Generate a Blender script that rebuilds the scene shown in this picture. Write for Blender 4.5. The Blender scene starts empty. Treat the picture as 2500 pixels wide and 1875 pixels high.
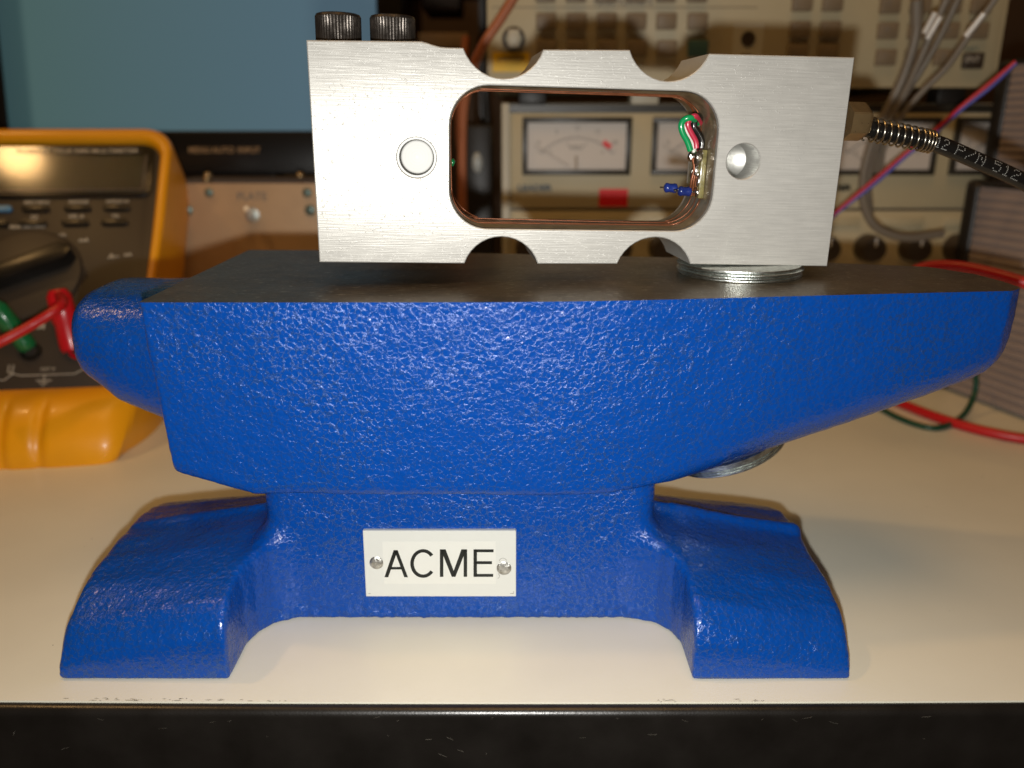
import bpy, bmesh, math, random
import numpy as np
from mathutils import Vector, Matrix, noise
random.seed(7); np.random.seed(7)
R = math.radians; PI = math.pi; M = 0.001
S = bpy.context.scene
COL = S.collection

# ---------------------------------------------------------------- camera, light, exposure
PITCH = R(17.5); FPX = 2000.0; CAMZ = 150.0
cd = bpy.data.cameras.new('camera'); cam = bpy.data.objects.new('camera', cd); COL.objects.link(cam)
cam.location = (0, 0, CAMZ*M); cam.rotation_euler = (PI/2-PITCH, 0, 0)
cd.sensor_width = 36; cd.lens = 36*FPX/2500; cd.clip_start = 0.01; cd.clip_end = 20
cd.dof.use_dof = True; cd.dof.focus_distance = 0.243; cd.dof.aperture_fstop = 8.2
S.camera = cam
w = bpy.data.worlds.new('World'); S.world = w; w.use_nodes = True
w.node_tree.nodes['Background'].inputs[0].default_value = (1, .55, .26, 1)
w.node_tree.nodes['Background'].inputs[1].default_value = .035

def lamp(name, loc, target, size, energy, color, shape='DISK'):
    l = bpy.data.lights.new(name, 'AREA'); l.shape = shape; l.size = size; l.energy = energy; l.color = color
    o = bpy.data.objects.new(name, l); COL.objects.link(o); o.location = loc
    o.rotation_euler = (Vector(target)-Vector(loc)).to_track_quat('-Z', 'Y').to_euler()
    return o
lamp('phone_flash', (-.003, -.0055, .1325), (0, .25, .07), .007, .82, (1, .98, .93))
lamp('room_lamp', (.05, .02, 1.25), (0, .3, 0), .50, 2.7, (1, .56, .19))
lamp('room_lamp', (-.63, .27, 1.045), (-.15, .35, 0), .065, 1.7, (1, .58, .22))
S.view_settings.view_transform = 'Standard'; S.view_settings.look = 'None'
S.view_settings.exposure = 0; S.view_settings.gamma = 1
S.render.engine = 'CYCLES'
S.cycles.max_bounces = 6

# ---------------------------------------------------------------- photo pixel (2500 wide) -> ray, in mm
CO = Vector((0, 0, CAMZ))
def ray(px, py):
    u = (px-1250)/FPX; v = (py-937.5)/FPX
    c, s = math.cos(PITCH), math.sin(PITCH)
    return Vector((u, c-v*s, -s-v*c))
def atY(px, py, Y):
    d = ray(px, py); return CO + d*(Y/d.y)
def atZ(px, py, Z):
    d = ray(px, py); return CO + d*((Z-CAMZ)/d.z)
def atP(px, py, O, n):
    d = ray(px, py); return CO + d*((O-CO).dot(n)/d.dot(n))

# ---------------------------------------------------------------- materials
def mat(name, col, rough=.5, metal=0, var=0, vscale=200, bump=0, bscale=600, spec=.5, coat=0, emis=None, alpha=1, trans=0, dirt=0, bdist=.0003):
    m = bpy.data.materials.new(name); m.use_nodes = True
    nt = m.node_tree; N = nt.nodes; L = nt.links; b = N['Principled BSDF']
    b.inputs['Base Color'].default_value = (*col, 1); b.inputs['Roughness'].default_value = rough
    b.inputs['Metallic'].default_value = metal; b.inputs['Specular IOR Level'].default_value = spec
    b.inputs['Coat Weight'].default_value = coat; b.inputs['Coat Roughness'].default_value = .12
    b.inputs['Transmission Weight'].default_value = trans
    tc = N.new('ShaderNodeTexCoord')
    if var:
        n = N.new('ShaderNodeTexNoise'); n.inputs['Scale'].default_value = vscale; n.inputs['Detail'].default_value = 5
        L.new(tc.outputs['Object'], n.inputs['Vector'])
        mr = N.new('ShaderNodeMapRange'); mr.inputs[1].default_value = .3; mr.inputs[2].default_value = .7
        mr.inputs[3].default_value = 1-var; mr.inputs[4].default_value = 1+var; L.new(n.outputs[0], mr.inputs[0])
        mx = N.new('ShaderNodeVectorMath'); mx.operation = 'SCALE'; mx.inputs[0].default_value = col
        L.new(mr.outputs[0], mx.inputs['Scale']); L.new(mx.outputs[0], b.inputs['Base Color'])
        mr2 = N.new('ShaderNodeMapRange'); mr2.inputs[3].default_value = rough*(1-var*.8); mr2.inputs[4].default_value = min(1, rough*(1+var*.8))
        L.new(n.outputs[0], mr2.inputs[0]); L.new(mr2.outputs[0], b.inputs['Roughness'])
    if bump:
        n2 = N.new('ShaderNodeTexNoise'); n2.inputs['Scale'].default_value = bscale; n2.inputs['Detail'].default_value = 3
        L.new(tc.outputs['Object'], n2.inputs['Vector'])
        bp = N.new('ShaderNodeBump'); bp.inputs['Strength'].default_value = bump; bp.inputs['Distance'].default_value = bdist
        L.new(n2.outputs[0], bp.inputs['Height']); L.new(bp.outputs[0], b.inputs['Normal'])
    if emis:
        b.inputs['Emission Color'].default_value = (*emis[0], 1); b.inputs['Emission Strength'].default_value = emis[1]
    return m

def nodes_of(m): return m.node_tree.nodes, m.node_tree.links, m.node_tree.nodes['Principled BSDF']
def nd(N, t, **kw):
    n = N.new(t)
    for k, v in kw.items(): setattr(n, k, v)
    return n
def ramp(N, L, src, stops):
    r = N.new('ShaderNodeValToRGB'); e = r.color_ramp.elements
    while len(e) < len(stops): e.new(.5)
    for i, (p, c) in enumerate(stops):
        e[i].position = p; e[i].color = (c, c, c, 1) if not hasattr(c, '__len__') else (*c, 1)
    L.new(src, r.inputs[0]); return r
def math_n(N, L, op, a, b=None):
    n = N.new('ShaderNodeMath'); n.operation = op
    for i, v in enumerate((a, b)):
        if v is None: continue
        if isinstance(v, (int, float)): n.inputs[i].default_value = v
        else: L.new(v, n.inputs[i])
    return n.outputs[0]

def hammer_paint():
    m = bpy.data.materials.new('blue_hammertone_paint'); m.use_nodes = True
    N, L, b = nodes_of(m)
    tc = nd(N, 'ShaderNodeTexCoord')
    # warp so that cells are uneven
    wn = nd(N, 'ShaderNodeTexNoise'); wn.inputs['Scale'].default_value = 420; wn.inputs['Detail'].default_value = 2
    L.new(tc.outputs['Object'], wn.inputs['Vector'])
    sc = nd(N, 'ShaderNodeVectorMath', operation='SCALE'); sc.inputs['Scale'].default_value = .0016
    L.new(wn.outputs['Color'], sc.inputs[0])
    ad = nd(N, 'ShaderNodeVectorMath', operation='ADD'); L.new(tc.outputs['Object'], ad.inputs[0]); L.new(sc.outputs[0], ad.inputs[1])
    vo = nd(N, 'ShaderNodeTexVoronoi', feature='DISTANCE_TO_EDGE'); vo.inputs['Scale'].default_value = 640
    L.new(ad.outputs[0], vo.inputs['Vector'])
    vs = nd(N, 'ShaderNodeTexVoronoi', feature='SMOOTH_F1'); vs.inputs['Scale'].default_value = 760; vs.inputs['Smoothness'].default_value = .5
    L.new(ad.outputs[0], vs.inputs['Vector'])
    # density of the silvery flake network varies over the surface
    dn = nd(N, 'ShaderNodeTexNoise'); dn.inputs['Scale'].default_value = 650; dn.inputs['Detail'].default_value = 6; dn.inputs['Roughness'].default_value = .72
    L.new(tc.outputs['Object'], dn.inputs['Vector'])
    vd = nd(N, 'ShaderNodeTexVoronoi', feature='F1'); vd.inputs['Scale'].default_value = 640
    L.new(ad.outputs[0], vd.inputs['Vector'])
    f = math_n(N, L, 'ADD', math_n(N, L, 'MULTIPLY', vd.outputs['Distance'], .55), math_n(N, L, 'MULTIPLY', dn.outputs[0], 1.15))
    f = math_n(N, L, 'SUBTRACT', f, math_n(N, L, 'MULTIPLY', vo.outputs['Distance'], 1.5))
    fl = ramp(N, L, f, [(.70, 0), (.86, 1)])
    # fine sparkle inside the network
    sp = nd(N, 'ShaderNodeTexNoise'); sp.inputs['Scale'].default_value = 3200; sp.inputs['Detail'].default_value = 2
    L.new(tc.outputs['Object'], sp.inputs['Vector'])
    spr = ramp(N, L, sp.outputs[0], [(.40, .25), (.60, 1)])
    fac = math_n(N, L, 'MULTIPLY', fl.outputs[0], spr.outputs[0])
    b.inputs['Base Color'].default_value = (.0014, .055, .315, 1)
    b.inputs['Roughness'].default_value = .20
    b.inputs['Specular IOR Level'].default_value = .40
    # bump
    n1 = nd(N, 'ShaderNodeTexNoise'); n1.inputs['Scale'].default_value = 260; n1.inputs['Detail'].default_value = 3
    L.new(tc.outputs['Object'], n1.inputs['Vector'])
    h = math_n(N, L, 'ADD', math_n(N, L, 'MULTIPLY', vs.outputs['Distance'], -.55), math_n(N, L, 'MULTIPLY', n1.outputs[0], 1.1))
    h = math_n(N, L, 'SUBTRACT', h, math_n(N, L, 'MULTIPLY', fl.outputs[0], .10))
    bp = nd(N, 'ShaderNodeBump'); bp.inputs['Strength'].default_value = .68; bp.inputs['Distance'].default_value = .00040
    L.new(h, bp.inputs['Height']); L.new(bp.outputs[0], b.inputs['Normal'])
    # large areas where the flake floats up and others where it is drowned
    big = nd(N, 'ShaderNodeTexNoise'); big.inputs['Scale'].default_value = 38; big.inputs['Detail'].default_value = 3
    L.new(tc.outputs['Object'], big.inputs['Vector'])
    bg = ramp(N, L, big.outputs[0], [(.35, .35), (.62, 1)])
    fac = math_n(N, L, 'MULTIPLY', fac, bg.outputs[0])
    mc = nd(N, 'ShaderNodeMixRGB'); mc.inputs[1].default_value = (.0014, .055, .315, 1); mc.inputs[2].default_value = (.016, .075, .285, 1)
    L.new(fac, mc.inputs[0]); L.new(mc.outputs[0], b.inputs['Base Color'])
    def lerp(a, c):
        r = nd(N, 'ShaderNodeMapRange'); r.inputs[3].default_value = a; r.inputs[4].default_value = c; L.new(fac, r.inputs[0]); return r.outputs[0]
    L.new(lerp(.215, .31), b.inputs['Roughness']); L.new(lerp(.34, 1.0), b.inputs['Specular IOR Level']); L.new(lerp(0, .38), b.inputs['Metallic'])
    bp2 = nd(N, 'ShaderNodeBump'); bp2.inputs['Strength'].default_value = .6; bp2.inputs['Distance'].default_value = .00022
    L.new(math_n(N, L, 'MULTIPLY', sp.outputs[0], fl.outputs[0]), bp2.inputs['Height']); L.new(bp.outputs[0], bp2.inputs['Normal']); L.new(bp2.outputs[0], b.inputs['Normal'])
    return m

def brushed(name, col, rough, sx, bumpd, metal=1, specks=True, aniso=.6, base_var=.08, mott=0, fleck=None):
    """Metal with fine scratches running along local X."""
    m = bpy.data.materials.new(name); m.use_nodes = True
    N, L, b = nodes_of(m)
    tc = nd(N, 'ShaderNodeTexCoord'); mp = nd(N, 'ShaderNodeMapping'); mp.inputs['Scale'].default_value = (sx, 1, 1)
    L.new(tc.outputs['Object'], mp.inputs[0])
    n = nd(N, 'ShaderNodeTexNoise'); n.inputs['Scale'].default_value = 2600; n.inputs['Detail'].default_value = 4; L.new(mp.outputs[0], n.inputs['Vector'])
    nb = nd(N, 'ShaderNodeTexNoise'); nb.inputs['Scale'].default_value = 60; nb.inputs['Detail'].default_value = 6; L.new(tc.outputs['Object'], nb.inputs['Vector'])
    c1 = ramp(N, L, n.outputs[0], [(.3, [x*(1-base_var*1.6) for x in col]), (.7, [x*(1+base_var) for x in col])])
    src = c1.outputs[0]
    if mott:
        nm = nd(N, 'ShaderNodeTexNoise'); nm.inputs['Scale'].default_value = 110; nm.inputs['Detail'].default_value = 7; nm.inputs['Roughness'].default_value = .65; L.new(tc.outputs['Object'], nm.inputs['Vector'])
        mm = ramp(N, L, nm.outputs[0], [(.3, 1-mott), (.7, 1+mott)]); ml_ = nd(N, 'ShaderNodeMixRGB', blend_type='MULTIPLY'); ml_.inputs[0].default_value = 1
        L.new(src, ml_.inputs[1]); L.new(mm.outputs[0], ml_.inputs[2]); src = ml_.outputs[0]
    if fleck:
        nf = nd(N, 'ShaderNodeTexNoise'); nf.inputs['Scale'].default_value = 800; nf.inputs['Detail'].default_value = 3; mp3 = nd(N, 'ShaderNodeMapping'); mp3.inputs['Scale'].default_value = (.45, 1, 1)
        L.new(tc.outputs['Object'], mp3.inputs[0]); L.new(mp3.outputs[0], nf.inputs['Vector'])
        rf = ramp(N, L, nf.outputs[0], [(.615, 0), (.68, 1)]); mf = nd(N, 'ShaderNodeMixRGB'); L.new(rf.outputs[0], mf.inputs[0]); L.new(src, mf.inputs[1]); mf.inputs[2].default_value = (*fleck, 1); src = mf.outputs[0]
    L.new(src, b.inputs['Base Color'])
    rr = nd(N, 'ShaderNodeMapRange'); rr.inputs[3].default_value = rough*.82; rr.inputs[4].default_value = rough*1.2; L.new(nb.outputs[0], rr.inputs[0]); L.new(rr.outputs[0], b.inputs['Roughness'])
    b.inputs['Metallic'].default_value = metal
    b.inputs['Anisotropic'].default_value = aniso
    tg = nd(N, 'ShaderNodeVectorTransform', vector_type='VECTOR', convert_from='OBJECT', convert_to='WORLD'); tg.inputs[0].default_value = (1, 0, 0); L.new(tg.outputs[0], b.inputs['Tangent'])
    h = n.outputs[0]
    if specks:
        v = nd(N, 'ShaderNodeTexNoise'); v.inputs['Scale'].default_value = 900; v.inputs['Detail'].default_value = 5; v.inputs['Roughness'].default_value = .7
        L.new(tc.outputs['Object'], v.inputs['Vector'])
        vr = ramp(N, L, v.outputs[0], [(.58, 0), (.70, 1)])
        h = math_n(N, L, 'ADD', math_n(N, L, 'MULTIPLY', n.outputs[0], .6), math_n(N, L, 'MULTIPLY', vr.outputs[0], .9))
    bp = nd(N, 'ShaderNodeBump'); bp.inputs['Strength'].default_value = .5; bp.inputs['Distance'].default_value = bumpd
    L.new(h, bp.inputs['Height']); L.new(bp.outputs[0], b.inputs['Normal'])
    return m

def desk_mat():
    m = mat('cream_laminate', (.75, .725, .60), .34, var=.035, vscale=22, bump=.06, bscale=900, spec=.45)
    N, L, b = nodes_of(m)
    return m

MT = {}
MT['paint'] = hammer_paint()
MT['alu'] = brushed('brushed_aluminium', (.475, .468, .437), .34, .035, .00008, metal=.17, aniso=.7, mott=.05)
MT['face'] = brushed('ground_dark_steel', (.150, .118, .078), .34, .03, .00014, metal=.68, aniso=.3, base_var=.3, mott=.3, fleck=(.38, .34, .27))
MT['pin'] = mat('dull_turned_pin', (.345, .345, .33), .45, .2, var=.08, vscale=900)
MT['zinc'] = mat('zinc_plate', (.66, .70, .67), .32, 1, var=.25, vscale=700, bump=.5, bscale=2500, bdist=.0002)
MT['black_steel'] = mat('black_oxide_steel', (.085, .075, .066), .34, .85, var=.3, vscale=500, bump=.15, bscale=2500)
MT['turned'] = mat('turned_aluminium', (.55, .55, .52), .38, .85, var=.08, vscale=900)
MT['brass'] = mat('dull_brass', (.34, .235, .115), .28, .7, var=.12, vscale=350, bump=.06, bscale=1500)
MT['spring'] = mat('spring_steel', (.55, .51, .43), .25, 1, var=.15)
MT['cable'] = mat('black_cable_jacket', (.010, .0095, .009), .24, var=.2, vscale=400, bump=.15, bscale=1200)
MT['white_ink'] = mat('white_ink', (.75, .75, .72), .6)
MT['copper'] = mat('enamelled_copper', (.26, .085, .035), .38, .45, var=.3, vscale=300)
MT['varnish'] = mat('brown_varnish', (.25, .195, .125), .32, .3, var=.35, vscale=250, bump=.3, bscale=700, coat=.5)
MT['green_wire'] = mat('green_wire_sleeve', (.004, .33, .10), .28, coat=.5)
MT['pink_wire'] = mat('red_wire_sleeve', (.55, .03, .07), .28, coat=.5)
MT['black_wire'] = mat('black_wire_sleeve', (.012, .012, .012), .2, coat=.5)
MT['white_wire'] = mat('white_wire_sleeve', (.72, .70, .64), .35)
MT['solder'] = mat('solder', (.62, .60, .55), .22, 1, var=.2, vscale=500, bump=.5, bscale=1200)
MT['amber'] = mat('flux_coated_board', (.22, .19, .07), .3, coat=.6, var=.4, vscale=500, bump=.4, bscale=900)
MT['resistor'] = mat('blue_resistor_lacquer', (.012, .03, .20), .3, coat=.4, var=.2)
MT['plate'] = mat('white_engraved_plastic', (.63, .64, .60), .45, var=.02, vscale=60)
MT['plate_in'] = mat('brighter_white_plastic', (.68, .685, .635), .45, var=.015, vscale=60)
MT['ink'] = mat('black_lettering', (.006, .008, .006), .45)
MT['rivet'] = mat('aluminium_rivet', (.50, .50, .47), .35, .9, var=.45, vscale=700, bump=.8, bscale=900, bdist=.0004)
MT['desk'] = desk_mat()
MT['rubber'] = mat('black_edge_trim', (.009, .008, .007), .30, var=.3, vscale=60, bump=.12, bscale=1500, spec=.5)
MT['crumb'] = mat('dust_crumb', (.14, .11, .08), .8)
MT['scratch'] = mat('pale_scratch', (.13, .12, .10), .6, var=.3)
MT['yellow'] = mat('orange_holster_rubber', (.85, .36, .006), .38, var=.05, vscale=40, spec=.4, coat=.12)
MT['dmm'] = mat('charcoal_meter_face', (.040, .031, .023), .5, var=.08, vscale=60)
MT['dmm_dark'] = mat('black_meter_plastic', (.010, .009, .008), .32, var=.1)
MT['lcd'] = mat('grey_green_lcd', (.05, .045, .022), .35)
MT['glass'] = mat('lcd_window', (.05, .045, .03), .05, spec=.6)
MT['print'] = mat('pale_grey_print', (.50, .47, .40), .6)
MT['blue_btn'] = mat('blue_button', (.10, .28, .50), .4)
MT['red_plastic'] = mat('red_plastic', (.60, .008, .016), .35, coat=.2)
MT['red_cable'] = mat('red_silicone_lead', (.50, .008, .012), .38)
MT['green_plastic'] = mat('green_plastic', (.005, .15, .045), .28, coat=.4)
MT['green_cable'] = mat('dark_green_lead', (.005, .055, .03), .35)
MT['bezel'] = mat('black_monitor_bezel', (.0045, .004, .004), .35)
MT['tan'] = mat('bare_tan_metal_panel', (.52, .36, .22), .55, .15, var=.10, vscale=35)
MT['grey_lip'] = mat('grey_violet_lid', (.10, .085, .09), .5)
MT['screw'] = mat('greenish_steel_screw', (.16, .22, .20), .4, .6, var=.3)
MT['cream'] = mat('cream_panel_paint', (.50, .425, .265), .5, var=.03, vscale=30)
MT['cream2'] = mat('pale_cream_case', (.52, .49, .39), .5, var=.03, vscale=30)
MT['key'] = mat('taupe_key_cap', (.215, .165, .105), .5, var=.08)
MT['key_dark'] = mat('dark_key_cap', (.045, .032, .022), .5)
MT['key_blue'] = mat('teal_key_cap', (.05, .13, .14), .5)
MT['yellow_lab'] = mat('yellow_sticker', (.80, .50, .006), .5)
MT['dark'] = mat('black_case', (.012, .010, .008), .45)
MT['brown_dark'] = mat('dark_brown_wall', (.05, .028, .015), .8, var=.3, vscale=8)
MT['gauge'] = mat('off_white_dial_card', (.62, .565, .51), .5)
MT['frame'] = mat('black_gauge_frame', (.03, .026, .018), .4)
MT['red_lab'] = mat('red_sticker', (.75, .006, .008), .5)
MT['grey_ink'] = mat('grey_ink', (.20, .18, .16), .6)
MT['pink_cable'] = mat('brown_red_cable', (.40, .13, .055), .45)
MT['grey_tube'] = mat('grey_translucent_sleeve', (.30, .26, .21), .42, trans=.4, spec=.4)
MT['steel_pin'] = mat('bright_steel', (.9, .89, .86), .3, .3)
MT['red_thin'] = mat('thin_red_wire', (.50, .012, .03), .4)
MT['blue_thin'] = mat('thin_blue_wire', (.07, .08, .42), .4)
MT['rib'] = mat('mauve_grey_ribbed_plastic', (.30, .24, .215), .6, var=.06, vscale=50)
MT['card'] = mat('cardboard', (.38, .25, .13), .75, var=.08)
MT['highlight_grey'] = mat('pale_grey_highlight', (.42, .46, .46), .3)  # pale colour of the painted highlight on the black adapter

# ---------------------------------------------------------------- mesh helpers (mm in, m out)
def thing(name, label, cat, loc=(0, 0, 0), rot=(0, 0, 0), group=None, kind=None):
    o = bpy.data.objects.new(name, None); COL.objects.link(o); o.empty_display_size = .01
    o.location = Vector(loc)*M; o.rotation_euler = rot
    o['label'] = label; o['category'] = cat
    if group: o['group'] = group
    return o
def tag(o, label, cat, group=None, kind=None):
    o['label'] = label; o['category'] = cat
    if group: o['group'] = group
    if kind: o['kind'] = kind
    return o
def struct(o, label=None):
    o['kind'] = 'structure'
    if label: o['label'] = label
    return o
def obj(name, bm, mt, parent=None, smooth=None, loc=(0, 0, 0), label=None):
    me = bpy.data.meshes.new(name)
    bmesh.ops.recalc_face_normals(bm, faces=bm.faces)
    for v in bm.verts: v.co *= M
    bm.to_mesh(me); bm.free()
    me.materials.append(MT[mt] if isinstance(mt, str) else mt)
    if smooth is not None:
        me.polygons.foreach_set('use_smooth', [True]*len(me.polygons))
        me.set_sharp_from_angle(angle=R(smooth))
    o = bpy.data.objects.new(name, me); COL.objects.link(o); o.location = Vector(loc)*M
    if parent: o.parent = parent
    if label: o['label'] = label
    return o
def BM(): return bmesh.new()
def merge(dst, src, mtx=None):
    if mtx is not None: bmesh.ops.transform(src, matrix=mtx, verts=src.verts)
    me = bpy.data.meshes.new('t'); src.to_mesh(me); src.free(); dst.from_mesh(me); bpy.data.meshes.remove(me); return dst
def box(bm, x0, x1, y0, y1, z0, z1, bev=0, seg=2):
    t = BM(); bmesh.ops.create_cube(t, size=1)
    for v in t.verts:
        v.co = Vector(((x0+x1)/2+v.co.x*(x1-x0), (y0+y1)/2+v.co.y*(y1-y0), (z0+z1)/2+v.co.z*(z1-z0)))
    if bev: bmesh.ops.bevel(t, geom=t.edges[:], offset=bev, segments=seg, profile=.5, affect='EDGES')
    return merge(bm, t)
def prism(bm, pts, y0, y1, bev=0, seg=2):
    """outline in XZ, extruded along Y"""
    t = BM(); a = [t.verts.new((x, y0, z)) for x, z in pts]; b = [t.verts.new((x, y1, z)) for x, z in pts]
    fa = t.faces.new(a); fb = t.faces.new(b[::-1]); n = len(pts)
    for i in range(n): t.faces.new((a[i], b[i], b[(i+1) % n], a[(i+1) % n]))
    if bev:
        fr = [e for e in t.edges if all(abs(v.co.y-y0) < 1e-6 for v in e.verts)]
        bmesh.ops.bevel(t, geom=fr, offset=bev, segments=seg, profile=.5, affect='EDGES')
    return merge(bm, t)
def rrect(x0, x1, z0, z1, r, n=6):
    P = []
    for cx, cz, a0 in ((x1-r, z1-r, 0), (x0+r, z1-r, 90), (x0+r, z0+r, 180), (x1-r, z0+r, 270)):
        for i in range(n+1):
            a = R(a0+90*i/n); P.append((cx+r*math.cos(a), cz+r*math.sin(a)))
    return P
def lathe(bm, prof, mtx=None, seg=32):
    """profile of (r, h) turned about Z"""
    t = BM(); rings = []
    for r, h in prof:
        if r < 1e-6: rings.append([t.verts.new((0, 0, h))])
        else: rings.append([t.verts.new((r*math.cos(2*PI*i/seg), r*math.sin(2*PI*i/seg), h)) for i in range(seg)])
    for A, B in zip(rings, rings[1:]):
        for i in range(seg):
            j = (i+1) % seg
            if len(A) == 1 and len(B) == 1: continue
            if len(A) == 1: t.faces.new((A[0], B[i], B[j]))
            elif len(B) == 1: t.faces.new((A[i], B[0], A[j]))
            else: t.faces.new((A[i], B[i], B[j], A[j]))
    return merge(bm, t, mtx)
def smooth_path(P, n=8):
    P = [Vector(p) for p in P]; out = []
    Q = [P[0]*2-P[1]]+P+[P[-1]*2-P[-2]]
    for i in range(1, len(Q)-2):
        a, b, c, d = Q[i-1:i+3]
        for k in range(n):
            t = k/n; out.append(.5*((2*b)+(c-a)*t+(2*a-5*b+4*c-d)*t*t+(3*b-a-3*c+d)*t**3))
    out.append(P[-1]); return out
def tube(bm, P, r, seg=10, caps=True):
    P = [Vector(p) for p in P]; rings = []; up = None
    for i, p in enumerate(P):
        d = (P[min(i+1, len(P)-1)]-P[max(i-1, 0)]).normalized()
        if up is None:
            up = d.orthogonal().normalized()
        up = (up-d*up.dot(d)).normalized(); s = d.cross(up)
        rr = r[i] if hasattr(r, '__len__') else r
        rings.append([bm.verts.new(p+(up*math.cos(2*PI*k/seg)+s*math.sin(2*PI*k/seg))*rr) for k in range(seg)])
    for A, B in zip(rings, rings[1:]):
        for i in range(seg): bm.faces.new((A[i], A[(i+1) % seg], B[(i+1) % seg], B[i]))
    if caps: bm.faces.new(rings[0][::-1]); bm.faces.new(rings[-1])
    return bm
def axis_mtx(p, d):
    d = Vector(d).normalized(); return Matrix.Translation(Vector(p)) @ d.to_track_quat('Z', 'Y').to_matrix().to_4x4()
def text(s, size, loc, parent, mt, name='printed_text', align='CENTER', ext=.06, rotz=None, sx=1, rot=(PI/2, 0, 0), bold=0):
    c = bpy.data.curves.new('t', 'FONT'); c.body = s; c.size = size*M; c.align_x = align; c.align_y = 'CENTER'; c.extrude = ext*M; c.offset = bold*M
    t = bpy.data.objects.new('t', c); COL.objects.link(t)
    dg = bpy.context.evaluated_depsgraph_get(); me = bpy.data.meshes.new_from_object(t.evaluated_get(dg))
    bpy.data.objects.remove(t); me.name = name
    me.materials.clear(); me.materials.append(MT[mt])
    o = bpy.data.objects.new(name, me); COL.objects.link(o); o.location = Vector(loc)*M; o.rotation_euler = rot; o.scale = (sx, 1, 1)
    if parent: o.parent = parent
    return o

# ================================================================= SETTING
YB = 900
bm = BM()
xs = np.linspace(-700, 700, 57)
def edgeY(x): return 187.3+1.3*(1-min(1, (x/190)**2))*-1+1.0
va = [bm.verts.new((x, edgeY(x), 0)) for x in xs]; vb = [bm.verts.new((x, YB, 0)) for x in xs]
vc = [bm.verts.new((x, edgeY(x), -1.2)) for x in xs]
for i in range(len(xs)-1):
    bm.faces.new((va[i], va[i+1], vb[i+1], vb[i])); bm.faces.new((vc[i], vc[i+1], va[i+1], va[i]))
desk = struct(obj('desk_top', bm, 'desk'), 'cream laminate desk top')
# rounded black trim along the front of the desk
bm = BM(); prof = []
for k in range(9):
    a = R(90+90*k/8); prof.append((2.6*math.cos(a)-.2, -3.0+2.4*math.sin(a)))
prof = [(3, -.9), (.6, -.55), (-.2, -.55)]+prof[1:]+[(-2.9, -8), (-3.0, -30), (3, -32)]
rings = [[bm.verts.new((x, edgeY(x)+dy, dz)) for dy, dz in prof] for x in xs]
for A, B in zip(rings, rings[1:]):
    for i in range(len(prof)-1): bm.faces.new((A[i], B[i], B[i+1], A[i+1]))
trim = obj('edge_trim', bm, 'rubber', smooth=40); trim.parent = desk; trim['label'] = 'scuffed black rubber edge of the desk'
# scuffs in the trim and chips in the laminate edge: small raised burrs
bm = BM()
def burr(x, z, ln, ang, r=.09):
    n = 5; pts = []
    for k in range(n):
        t = k/(n-1)-.5; xx = x+ln*t*math.cos(ang)+random.uniform(-.2, .2); zz = z+ln*t*math.sin(ang)*.6+random.uniform(-.1, .1)
        zz = min(-1.3, zz)
        s = -3.0 if zz < -5 else -2.8+2.4*(max(0, (zz+3.0))/2.4)**2*.9
        pts.append((xx, edgeY(xx)+s-.02, zz))
    tube(bm, pts, [r*.3, r, r*.8, r, r*.2], 4)
for k in range(34):
    x = random.gauss(0, 75); burr(x, random.choice([-2, -3, -4, -6, -9, -14])+random.uniform(-1, 1), random.uniform(.5, 4), random.uniform(-1, 1.6), random.uniform(.02, .045))
sc = obj('scuff_marks', bm, 'scratch', desk); sc['kind'] = 'stuff'
bm = BM()
for k in range(46):
    x = random.choice([random.uniform(-125, -60), random.gauss(-90, 20), random.uniform(40, 70)]); l = random.uniform(.3, 2.2); y = edgeY(x)+random.uniform(.1, 1.3)
    tube(bm, [(x-l/2, y, .0), (x, y+random.uniform(-.15, .15), .03), (x+l/2, y+random.uniform(-.1, .1), .0)], [.02, .07, .02], 4)
ch = obj('edge_chips', bm, 'ink', desk); ch['kind'] = 'stuff'
bm = BM()
for k in range(42):
    x, y = random.uniform(-190, 260), random.uniform(192, 420)
    if -130 < x < 98 and 194 < y < 305: continue
    t = BM(); bmesh.ops.create_icosphere(t, subdivisions=1, radius=random.uniform(.06, .2)); 
    merge(bm, t, Matrix.Translation((x, y, .1)) @ Matrix.Diagonal((1.6, .8, .5, 1)))
cr = obj('dust_crumbs', bm, 'crumb', desk); cr['kind'] = 'stuff'
bm = BM(); box(bm, -900, 900, 900, 910, -300, 900)
struct(obj('back_wall', bm, 'brown_dark'), 'dark wall behind the instruments')

# ================================================================= ANVIL
def poly_sdf(PX, PY, poly):
    d = np.full(np.broadcast(PX, PY).shape, 1e9, np.float32); s = np.ones(d.shape, np.float32)
    n = len(poly)
    for i in range(n):
        ax, ay = poly[i]; bx, by = poly[i-1]
        ex, ey = bx-ax, by-ay; wx, wy = PX-ax, PY-ay
        t = np.clip((wx*ex+wy*ey)/(ex*ex+ey*ey), 0, 1)
        dx, dy = wx-ex*t, wy-ey*t; d = np.minimum(d, dx*dx+dy*dy)
        c1 = PY >= ay; c2 = PY < by; c3 = ex*wy > ey*wx
        flip = (c1 & c2 & c3) | (~c1 & ~c2 & ~c3); s = np.where(flip, -s, s)
    return s*np.sqrt(d)
def smax(a, b, k):
    h = np.maximum(k-np.abs(a-b), 0)/k; return np.maximum(a, b)+h*h*k*.25
def smin(a, b, k):
    h = np.maximum(k-np.abs(a-b), 0)/k; return np.minimum(a, b)-h*h*k*.25
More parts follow.
